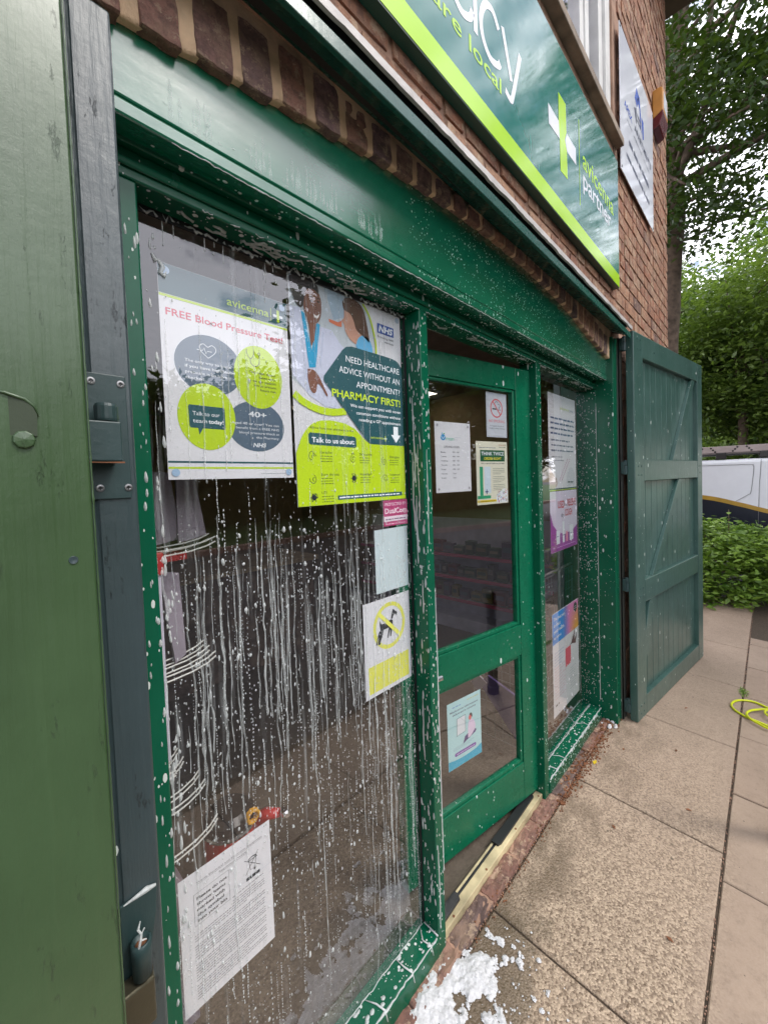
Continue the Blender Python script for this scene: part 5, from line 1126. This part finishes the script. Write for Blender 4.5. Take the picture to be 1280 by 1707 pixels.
MB().prism([(.262, -1.3), (.335, -1.3), (.318, -.95), (.290, -.90), (.262, -.88)], 'y', .40, .47).build('bag_body', M['bag_grey'], pb, bevel=.004); MB().prism([(.262, -.879), (.290, -.899), (.287, -.85), (.268, -.82), (.262, -.82)], 'y', .395, .468).build('bag_top', M['red'], pb, bevel=.003)
# --- red tub vacuum cleaner on a shelf
vc = thing('vacuum_cleaner', 'red tub vacuum cleaner with a coiled yellow hose behind the typed notice', 'vacuum cleaner', (.56, .56, -1.575))
MB().lathe([(.06, -.0), (.068, .02), (.074, .30), (.072, .36)], (.515, .60, -1.40), 28).build('tub', M['red'], vc, smooth=False)
MB().lathe([(.076, 0), (.078, .02), (.073, .035), (.055, .05), (0, .056)], (.515, .60, -1.039), 28).build('lid', M['black'], vc)
MB().lathe([(.0785, 0), (.0805, .006), (.0785, .012)], (.515, .60, -1.041), 28).build('chrome_band', M['chrome'], vc)
MB().tube([(.575, .56, -1.05), (.60, .52, -1.02), (.625, .49, -1.015)], [.022, .018, .012], 12).build('handle', M['red'], vc, smooth=True)
MB().lathe([(.010, -.008), (.014, 0), (.014, .02), (.008, .024), (0, .024)], (.632, .48, -1.01), 14, 'y').build('handle_wheel', M['chrome'], vc)
MB().tube([((.545+.017*math.cos(t)), .50+.004*t/3, -.985+.019*math.sin(t)) for t in np.arange(0, 12.6, .3)], [.0036+.0016*(i % 2) for i in range(42)], 8).build('hose', M['yellow'], vc)
# --- stocked shelves facing the door
sh = thing('shop_shelving', 'low gondola shelves with pink price rails deep in the shop', 'shelving', (3.65, 1.7, -1.575))
MB().box(3.72, 3.76, .75, 3.2, -1.575, -.42).build('back_panel', M['white_plastic'], sh)
for z in (-.77, -1.005, -1.24):
    m = MB(); m.box(3.5, 3.719, .75, 3.2, z-.03, z-.008); s3 = m.build('shelf', M['white_wood'], sh)
    MB().box(3.493, 3.4995, .75, 3.2, z-.034, z).build('price_rail', flat((200, 96, 124)), s3)
MB().box(3.52, 3.715, .75, 3.2, -1.575, -1.45).build('plinth', M['white_plastic'], sh)
nm_ = ['white', 'cream', 'pale blue', 'yellow', 'red striped', 'grey', 'green', 'lilac']; cl_ = [(150, 146, 136), (140, 130, 104), (104, 118, 128), (136, 124, 70), (116, 62, 58), (84, 82, 78), (76, 96, 72), (112, 100, 118)]
for zi, (z, zn) in enumerate(((-.765, 'top'), (-1.0, 'middle'), (-1.235, 'lowest'))):
    y = .80; k = 0
    while y < 2.3:
        w_ = random.uniform(.06, .13); h_ = random.uniform(.07, .15); c = random.randrange(8); ordn = ['first', 'second', 'third', 'fourth', 'fifth', 'sixth', 'seventh', 'eighth', 'ninth', 'tenth', 'eleventh', 'twelfth', 'thirteenth', 'fourteenth', 'fifteenth', 'sixteenth', 'seventeenth'][k]
        t = thing('product_box', '%s packet, %s from the doorway end of the %s shelf' % (nm_[c], ordn, zn), 'packet', (3.58, y+w_/2, z), 0, 'packets on the gondola shelves')
        MB().box(3.53, 3.62, y, y+w_, z-.0025, z+h_).build('carton', flat(cl_[c]), t, bevel=.002)
        MB().box(3.5285, 3.5298, y+.012, y+w_-.012, z+h_*.35, z+h_*.7).build('panel', flat(cl_[(c+3) % 8]), t)
        y += w_+random.uniform(.006, .03); k += 1
# --- wire mesh racks
def mesh_rack(name, label, loc, axis, a0, a1, b, z0, z1, st=.052):
    e = thing(name, label, 'wire rack', loc); m = MB()
    P = (lambda a, z: (b, a, z)) if axis == 'y' else (lambda a, z: (a, b, z))
    for a in np.arange(a0, a1+.001, st): m.tube([P(a, z0), P(a, z1)], .0017, 5)
    for z in np.arange(z0, z1+.001, st): m.tube([P(a0, z), P(a1, z)], .0017, 5)
    m.build('wire_grid', M['wiregrey'], e); f = MB(); f.tube([P(a0, z0), P(a1, z0), P(a1, z1), P(a0, z1)], .005, 8, True); f.build('rim', M['wiregrey'], e); return e
mesh_rack('wire_rack', 'wire mesh basket side seen through the lower door pane', (2.1, .6, -1.56), 'y', .36, .70, 2.1, -1.54, -1.0)
mesh_rack('wire_rack', 'wire mesh panel behind the foot of the narrow side window', (2.6, .42, -1.56), 'x', 2.2, 3.05, .44, -1.54, -.66)
t = thing('purple_packet', 'purple plastic packet hanging on the wire basket inside the door', 'packet', (2.02, .5, -1.35))
MB().add([(2.02, .56, -1.13), (2.02, .62, -1.19), (2.02, .40, -1.44), (2.02, .37, -1.20), (2.035, .56, -1.13), (2.035, .62, -1.19), (2.035, .40, -1.44), (2.035, .37, -1.20)], [(0, 1, 2, 3), (7, 6, 5, 4), (0, 4, 5, 1), (1, 5, 6, 2), (2, 6, 7, 3), (3, 7, 4, 0)]).build('packet_body', M['purple'], t, bevel=.003)
MB().add([(2.015, .62, -1.14), (2.015, .67, -1.20), (2.015, .625, -1.245), (2.015, .565, -1.175), (2.028, .62, -1.14), (2.028, .67, -1.20), (2.028, .625, -1.245), (2.028, .565, -1.175)], [(0, 1, 2, 3), (7, 6, 5, 4), (0, 4, 5, 1), (1, 5, 6, 2), (2, 6, 7, 3), (3, 7, 4, 0)]).build('clear_end', M['bag_grey'], t, bevel=.002)
cs = thing('counter', 'dark shop counter in the middle of the floor', 'counter', (1.6, 2.9, -1.575))
MB().box(.9, 2.3, 2.6, 3.2, -1.574, -.72).build('counter_body', M['bark'], cs); MB().box(.86, 2.34, 2.56, 3.24, -.719, -.68).build('worktop', M['wall_in'], cs)
fr_ = thing('metal_stand', 'grey metal stand with black hooks behind the side window', 'display stand', (2.5, .40, -1.575))
for x in (2.42, 2.74): MB().tube([(x, .42, -1.57), (x, .42, -.30)], .011, 10).build('upright', M['wiregrey'], fr_)
for z in (-.62, -.47): MB().tube([(2.2, .41, z), (2.95, .41, z)], .008, 8).build('crossbar', M['wiregrey'], fr_)
for k in range(7): MB().tube([(2.25+k*.035, .40, -.50), (2.25+k*.035, .37, -.55), (2.26+k*.035, .36, -.52)], .0035, 6).build('hook', M['black'], fr_)

# ================================================================== STREET OUTSIDE
# --- white panel van
VX = 9.4; vn = thing('panel_van', 'white panel van with a gold and navy sweep and grey roof box', 'van', (VX+.95, .9, -1.62))
prof = [(-2.25, -1.30), (-2.35, -1.0), (-2.28, -.72), (-1.62, -.52), (-1.18, .10), (-.95, .185), (2.55, .20), (2.68, .12), (2.74, -1.0), (2.70, -1.30)]
MB().prism(prof, 'x', VX, VX+1.9).build('body', M['van_white'], vn, bevel=.06)
def curve_pts(pts): return smooth_path(pts, 8)
sweep = curve_pts([(2.72, -.30), (1.2, -.36), (.28, -.45), (-.2, -.57), (-.62, -.70), (-1.5, -.95), (-2.3, -1.05)])
def vart(part, mat, pts, x): m = MB(); m.prism(pts, 'x', x, x+.004); return m.build(part, mat, vn)
vart('navy_graphic', M['van_navy'], sweep+[(-2.25, -1.24), (2.69, -1.24)], VX-.0045)
vart('gold_stripe', M['van_gold'], [(a, b+.004) for a, b in sweep]+[(a, b-.07) for a, b in reversed(sweep)], VX-.009)
def groove(path, w_=.007):
    m = MB(); m.tube([(VX-.0035, a, b) for a, b in path], w_/2, 6); return m.build('panel_gap', M['van_line'], vn)
groove(curve_pts([(1.6, .095), (.3, .095), (-.33, .085), (-.395, .06), (-.405, 0), (-.37, -.38), (-.33, -.44), (-.17, -.555)])); groove([(-.50, .17), (-.475, -.3), (-.455, -1.2)]); groove([(1.65, .17), (1.65, -1.2)]); groove([(-1.45, -.3), (-1.4, -1.2)])
m = MB(); m.prism([(-.62, .09), (-.98, .07), (-1.42, -.42), (-.60, -.42)], 'x', VX-.004, VX+.01); m.build('side_window', M['black'], vn, bevel=.004)
m = MB(); m.box(VX-.03, VX-.005, -.72, -.60, -.60, -.565); m.build('door_handle', M['black'], vn, bevel=.004)
for y in (-1.45, 1.75):
    for sx_ in (VX+.10, VX+1.8):
        w0 = MB().lathe([(.20, -.1), (.325, -.1), (.335, -.07), (.335, .07), (.325, .1), (.20, .1)], (sx_, y, -1.30), 28, 'x').build('wheel', M['tyre'], vn); MB().lathe([(.195, -.09), (.10, -.11), (0, -.11)], (sx_, y, -1.30), 20, 'x').build('rim', M['chrome'], w0)
m = MB(); m.prism([(2.4, .455), (-.9, .425), (-.9, .31), (2.4, .325)], 'x', VX+.10, VX+.13); m.build('roof_box_side', M['rack_grey'], vn, bevel=.006)
m = MB(); m.box(VX+.131, VX+1.6, -.89, 2.38, .30, .33); m.box(VX+1.601, VX+1.63, -.9, 2.4, .31, .44); m.build('roof_box_tray', M['rack_grey'], vn)
for k in range(11):
    for j in range(3): MB().lathe([(.017, 0), (.017, .004), (0, .005)], (VX+.0985, -.62+k*.245+j*.03*(1 if k % 2 else -1), .338+j*.034), 10, 'x').build('punched_hole', M['black'], vn)
m = MB(); m.tube([(VX+.06, -.85, .275), (VX+.06, 2.3, .285)], .016, 8); m.build('roof_rail', M['black'], vn)
for y in (-.55, .03, 1.1, 2.1): MB().box(VX+.03, VX+.14, y-.07, y+.07, .20, .31).build('rack_foot', M['black'], vn, bevel=.01)
# --- garden hose
hs = MB(); z_ = lambda y: gz(y)+.0085
pts = [(3.62, -.66), (3.66, -.62), (3.70, -.56), (3.705, -.51), (3.67, -.46), (3.62, -.43), (3.55, -.418), (3.49, -.44), (3.445, -.495), (3.43, -.55), (3.42, -.62), (3.45, -.74), (3.53, -.84), (3.62, -.80), (3.66, -.70), (3.63, -.60), (3.575, -.545), (3.52, -.51), (3.465, -.498), (3.42, -.512), (3.385, -.55), (3.36, -.61), (3.38, -.72), (3.46, -.80), (3.56, -.80), (3.63, -.74), (3.65, -.66), (3.61, -.60), (3.55, -.585), (3.51, -.61), (3.49, -.68), (3.55, -.76), (3.7, -.86), (4.0, -.98), (4.4, -1.2)]
P3 = smooth_path([(x, y, z_(y)+(.011 if 11 < i < 23 else .02 if i >= 23 else 0)) for i, (x, y) in enumerate(pts)], 8)
hs.tube(P3, .0068, 10); tag(hs.build('garden_hose', M['hose'], None, smooth=True), 'yellow green hose coiled on the paving at the right edge', 'hose')
# --- bollard, just outside the frame, mirrored in the door glass
bl = thing('bollard', 'slim black ball topped bollard beside the paving joint', 'bollard', (2.42, -.70, gz(-.7)))
MB().lathe([(.045, 0), (.045, .05), (.036, .06), (.036, .66), (.044, .67), (.044, .70), (.03, .71)], (2.42, -.70, gz(-.7)), 20).build('post', M['black'], bl, smooth=False)
MB().lathe([(.02, -.04), (.034, -.025), (.040, 0), (.034, .025), (.018, .038), (0, .041)], (2.42, -.70, gz(-.7)+.742), 18).build('ball_top', M['black'], bl, smooth=True)
# ------------------------------------------------------------------ plants
def leafcloud(name, mat, parent, clumps, per, size, spread, flat_=0.5, tone_fn=None, seed=1, aspect=.5, droop=0.0):
    """many small folded leaves gathered in clumps"""
    g_ = np.random.default_rng(seed); C_ = np.repeat(np.array(clumps, float), per, axis=0); n = len(C_)
    sp = np.array(spread if hasattr(spread, '__len__') else (spread,)*3)
    P = C_+g_.normal(0, 1, (n, 3))*sp; d = g_.normal(0, 1, (n, 3)); d[:, 2] = d[:, 2]*flat_-droop; d /= np.linalg.norm(d, axis=1, keepdims=True)
    up = g_.normal(0, .55, (n, 3)); up[:, 2] += 1; s_ = np.cross(d, up); s_ /= np.linalg.norm(s_, axis=1, keepdims=True)+1e-9; nn = np.cross(s_, d)
    L = size*g_.uniform(.6, 1.3, (n, 1)); W = L*aspect
    V = np.stack([P, P+d*L*.45+s_*W*.5+nn*L*.06, P+d*L, P+d*L*.45-s_*W*.5+nn*L*.06], 1).reshape(-1, 3)
    F = np.arange(n*4).reshape(-1, 4); ct = np.repeat(g_.uniform(0, 1, len(clumps)), per)
    tone = np.clip(.55*ct+.45*g_.uniform(0, 1, n), 0, 1)
    return quads_mesh(name, V, F, tone, mat, parent)
def blobpts(c, r, n, seed, shell=.35, zmin=-9):
    g_ = np.random.default_rng(seed); u = g_.normal(0, 1, (n*2, 3)); u /= np.linalg.norm(u, axis=1, keepdims=True); rad = g_.uniform(shell, 1, (n*2, 1))**.5
    P = np.array(c)+u*rad*np.array(r); P = P[P[:, 2] > zmin][:n]; return P
def tree(label, base, trunk, r0, crowns, nclump, per, leaf, spread, mat, seed, name='broadleaf_tree', group=None, branches=(), cat='tree', aspect=.5):
    e = thing(name, label, cat, base, 0, group); m = MB(); n = len(trunk); T = smooth_path(trunk, 5); k = len(T)
    m.tube([Vector(p)+Vector((noise.noise(Vector(p)*.9+Vector((seed, 0, 0)))*.06, noise.noise(Vector(p)*.9+Vector((0, seed, 0)))*.06, 0)) for p in T], [r0*(1-.6*i/(k-1)) for i in range(k)], 12); g_ = random.Random(seed)
    m.build('trunk', M['bark'], e, smooth=True)
    tp = T[-1]; cl = []
    for (c, r, w_) in crowns: cl.append(blobpts(c, r, int(nclump*w_), seed+len(cl)))
    cl = np.vstack(cl)
    m = MB()
    for q in range(14):
        a = Vector(T[g_.randrange(int(k*.45), k)]); b = Vector(cl[g_.randrange(len(cl))]); mid = (a+b)/2+Vector((g_.gauss(0, .2), g_.gauss(0, .2), g_.uniform(0, .4))); pp = smooth_path([tuple(a), tuple(mid), tuple(b)], 5)
        m.tube(pp, [r0*.32*(1-.85*i/(len(pp)-1)) for i in range(len(pp))], 6)
    for path, r in branches:
        pp = smooth_path(path, 6); m.tube([Vector(p)+Vector((0, 0, noise.noise(Vector(p)*2)*.05)) for p in pp], [r*(1-.6*i/(len(pp)-1)) for i in range(len(pp))], 7)
    m.build('branches', M['bark'], e, smooth=True)
    leafcloud('crown', mat, e, cl, per, leaf, spread, seed=seed, aspect=aspect); return e
# the big tree beside the building, its branches reaching over the view
tree('tall dark tree with a thick pale trunk just past the brick corner', (10, .95, -1.6), [(10, 1.05, -1.6), (10, .95, 2), (10, .80, 5), (10, .70, 8), (10.2, .5, 10.5)], .27,
     [((9.6, -.3, 8.2), (2.2, 2.2, 2.0), .40), ((9.4, .3, 6.0), (1.6, 1.5, 1.3), .24), ((10.5, -2.5, 7.5), (2.5, 2.2, 2.4), .22), ((9.4, .45, 4.5), (1.0, .9, .5), .05), ((10, 3, 8.5), (3, 3, 2.5), .2)], 460, 56, .125, .22, M['leaf_dark'], 5,
     branches=[([(10, .70, 7.0), (9.7, .59, 7.15), (9.6, .04, 7.30), (9.6, -.7, 7.35)], .045), ([(10, .74, 6.0), (9.5, .6, 6.25), (9.4, .03, 6.37), (9.4, -.7, 6.42)], .045), ([(10, .74, 5.6), (9.3, .5, 5.93), (9.2, -.13, 5.92), (9.2, -.7, 5.98)], .05),
               ([(10, .80, 4.9), (9.7, .80, 4.95), (9.6, .41, 5.02), (9.6, -.2, 4.85)], .035), ([(10.2, .80, 4.7), (11, .6, 5.0), (11, .11, 5.1), (11, -.7, 5.02)], .04), ([(10, .8, 7.6), (9.6, .4, 8.1), (9.6, -.7, 8.5)], .05)])
tree('bright fresh green tree with light leaves behind the van', (15.5, -.08, -1.5), [(15.5, -.08, -1.5), (15.5, -.05, .8), (15.4, .0, 2.6), (15.5, .1, 4.2)], .15,
     [((15.3, -.3, 3.2), (1.9, 2.3, 1.5), .36), ((15.0, .9, 4.2), (1.6, 1.5, 1.2), .2), ((15.2, -1.2, 4.8), (1.8, 1.7, 1.3), .2), ((14.8, 1.1, 2.4), (1.3, 1.2, .9), .14), ((15, -.2, 1.6), (1.4, 1.7, .7), .1)], 330, 85, .15, .26, M['leaf_bright'], 9)
tree('leafy mid green tree left of the bright one, past the shutter', (17.5, 2.2, -1.5), [(17.5, 2.2, -1.5), (17.5, 2.2, 2), (17.4, 2.1, 5.5)], .2,
     [((17.3, 2.0, 4.5), (2.3, 2.2, 2.6), .6), ((17, 1.0, 2.2), (1.8, 1.8, 1.5), .4)], 240, 80, .17, .3, M['leaf_mid'], 13)
tree('dark background tree rising highest at the right edge', (20, -2.2, -1.5), [(20, -2.2, -1.5), (20, -2.2, 3), (20, -2, 7)], .25,
     [((20, -2, 7), (3, 3, 3), .5), ((19.5, -1.5, 3.4), (2.5, 3, 2.5), .5)], 300, 75, .2, .36, M['leaf_mid'], 17)
tree('dark wood edge tree deep behind the van roof', (24, 1.2, -1.4), [(24, 1.2, -1.4), (24, 1.2, 3), (24, 1, 7)], .25,
     [((24, 1.2, 5), (3, 4, 3.5), .5), ((23, .5, 1.4), (2.5, 4, 1.8), .5)], 300, 75, .24, .42, M['leaf_dark'], 19)
tree('farthest dark tree closing the gap under the crowns', (27, -2, -1.4), [(27, -2, -1.4), (27, -2, 3), (27, -2, 7)], .25,
     [((27, -2, 3), (2.5, 6, 4.5), 1)], 330, 70, .28, .5, M['leaf_dark'], 23)
def shrub(label, c, r, n, per, leaf, spread, mat, seed, zmin, cat='shrub', name='shrub', aspect=.5, flat_=.5):
    e = thing(name, label, cat, (c[0], c[1], zmin)); P = blobpts(c, r, n, seed, .55, zmin)
    m = MB(); g_ = random.Random(seed)
    for q in range(12): b = P[g_.randrange(len(P))]; m.tube([(c[0]+g_.gauss(0, .1), c[1]+g_.gauss(0, .1), zmin), ((c[0]+b[0])/2, (c[1]+b[1])/2, (zmin+b[2])/2+.1), tuple(b)], [.018, .012, .004], 5)
    m.build('stems', M['bark'], e); leafcloud('leaves', mat, e, P, per, leaf, spread, flat_, seed=seed, aspect=aspect); return e
shrub('spreading laurel hedge spilling over the end of the paving', (6.95, .15, -1.35), (1.0, 1.05, .70), 420, 42, .085, (.07, .07, .045), M['laurel'], 31, -1.60, 'hedge', 'laurel_hedge', .42, .25)
shrub('low laurel growth at the right of the hedge by the tarmac', (7.5, -1.0, -1.35), (.9, .7, .52), 200, 42, .085, (.07, .07, .045), M['laurel'], 33, -1.60, 'hedge', 'laurel_hedge', .42, .25)
e = thing('nettle', 'tall leafy nettle poking above the hedge in front of the van', 'weed', (6.7, -.23, -1.3)); m = MB(); m.tube([(6.7, -.23, -1.3), (6.69, -.23, -.5)], .005, 6); m.build('stem', M['bark'], e)
g_ = np.random.default_rng(3); V = []; F = []
for i, z in enumerate(np.arange(-.95, -.48, .06)):
    for s2_ in (0, math.pi): a = i*1.35+s2_; d = Vector((math.cos(a), math.sin(a), -.25)); o = Vector((6.69, -.23, z)); L = .11*(1-.3*(z+.95)); sd_ = Vector((-math.sin(a), math.cos(a), 0))*L*.28; b = len(V); V += [o, o+d*L*.4+sd_, o+d*L, o+d*L*.4-sd_]; F.append((b, b+1, b+2, b+3))
MB().add(V, F).build('leaves', M['laurel'], e)
shrub('round fresh green shrub under the trees beyond the van', (13.5, .75, .1), (.9, .95, .62), 130, 70, .10, .13, M['leaf_bright'], 37, -1.5)
shrub('dark shrub right of the round one beyond the van', (15, -.9, -.1), (1.2, 1.1, .7), 130, 70, .12, .15, M['leaf_dark'], 39, -1.5)
# trees and hedge across the road: seen mirrored in the glass and the gloss paint
for i, (x, y, h_, r, lab) in enumerate(((8.7, -6.3, 7.4, 2.7, 'tall roadside tree, nearest of those across the road'), (11.5, -6.6, 8.6, 3.1, 'tall roadside tree, second along the road'), (16.5, -6.0, 8.5, 3.0, 'tall roadside tree, third along the road'), (4.6, -13.8, 3.6, 2.0, 'low bushy tree at the back of the verge'), (9.5, -14.5, 5.2, 2.6, 'tree at the back of the verge behind the roadside pair'))):
    tree(lab, (x, y, -1.5), [(x, y, -1.5), (x, y, h_*.3), (x+.2, y, h_*.6)], .22, [((x, y, h_*.6-.6), (r, r, h_*.42), .75), ((x+.5, y-.4, h_*.28), (r*.8, r*.8, h_*.22), .25)], 230, 80, .34, .42, M['leaf_dark'], 50+i, group='trees across the road')
hd_ = thing('verge_hedge', 'long clipped hedge at the back of the grass verge', 'hedge', (2, -13.2, -1.4))
P = np.column_stack([rng.uniform(-12, 18, 620), rng.uniform(-14.0, -12.8, 620), rng.uniform(-1.3, 1.6, 620)]); leafcloud('leaves', M['leaf_dark'], hd_, P, 42, .22, .28, seed=61)
MB().box(-12, 18, -14.0, -13.2, -1.4, .9).build('hedge_core', M['leaf_dark'], hd_)
hb = thing('house', 'pale rendered house with a brown roof behind the hedge', 'house', (-3.5, -20, -1.3))
MB().box(-7.5, -1.0, -23, -18, -1.3, 3.4).build('wall', M['mortar'], hb); m = MB(); m.prism([(-23.4, 3.4), (-17.6, 3.4), (-20.5, 5.6)], 'x', -7.8, -.7); m.build('roof', M['tile'], hb)
for x in (-6.3, -2.9): w0 = MB().box(x-.6, x+.6, -17.99, -17.93, 1.4, 2.6).build('window', M['white_wood'], hb); MB().box(x-.52, x+.52, -17.92, -17.91, 1.48, 2.52).build('glass', M['black'], w0)
# --- little things on the paving
wd_ = thing('weed', 'small green weed tuft in the long paving joint', 'weed', (3.83, -.47, gz(-.47))); P = np.column_stack([rng.normal(3.83, .04, 60), rng.normal(-.47, .009, 60), np.full(60, gz(-.47)+.003)]); leafcloud('leaves', M['laurel'], wd_, P, 4, .014, .005, .5, seed=5, aspect=.35)
m = MB()
for k in range(800):
    x = random.choice([random.uniform(1.9, 2.86), random.uniform(1.0, 2.9), random.gauss(2.35, .25)]); y = random.gauss(.122, .012 if x < 2 else .022); s_ = random.uniform(.001, .0055) if x > 1.9 else random.uniform(.0008, .003)
    if y > .17: continue
    z = gz(y)+.001 if y < .13 else -1.572; lump(m, x-s_, x+s_, y-s_*.8, y+s_*.8, z-s_*.3, z+s_*.9, s_*.4, 2, k*1.7, 200)
tag(m.build('grit', M['rust'], None), 'brown grit and rotted leaf crumbs along the foot of the shopfront', 'grit', kind='stuff')
m = MB()
for j in range(2):
    y0 = -.469 if j == 0 else .1285
    for k in range(420): x = random.uniform(.6, 6.4 if j == 0 else 2.9); y = y0+random.gauss(0, .0022); s_ = random.uniform(.0008, .0024); z = gz(y)-.001; lump(m, x-s_, x+s_, y-s_, y+s_, z-s_, z+s_, s_*.4, 1, k*1.1, 200)
tag(m.build('joint_grit', M['mortar2'], None), 'crumbs of grit in the paving joints', 'grit', kind='stuff')
lf = MB(); lf.add([(2.30, .085, gz(.08)+.004), (2.315, .075, gz(.08)+.010), (2.335, .083, gz(.08)+.012), (2.318, .098, gz(.08)+.006)], [(0, 1, 2, 3)]); tag(lf.build('fallen_petal', flat((222, 190, 40)), None), 'small yellow petal on the damp paving below the side window', 'petal')
for i, (x, y) in enumerate(((2.75, -.22), (2.3, -.33), (1.95, -.1), (3.3, -.2), (1.6, -.36), (2.55, .0))):
    a = i*1.9; c, s_ = math.cos(a)*.014, math.sin(a)*.014; z = gz(y)+.002
    m = MB().add([(x-c, y-s_, z), (x+s_*.5, y-c*.5, z+.003), (x+c, y+s_, z+.001), (x-s_*.5, y+c*.5, z+.003)], [(0, 1, 2, 3)])
    tag(m.build('dead_leaf', M['rust'], None), ['curled brown leaf nearest the far shutter', 'brown leaf close to the long paving joint', 'small brown leaf just outside the threshold', 'brown leaf on the slab beside the folded shutter', 'brown leaf on the worn gritty slab', 'brown leaf lying in the damp patch'][i], 'leaf', 'dead leaves on the paving')
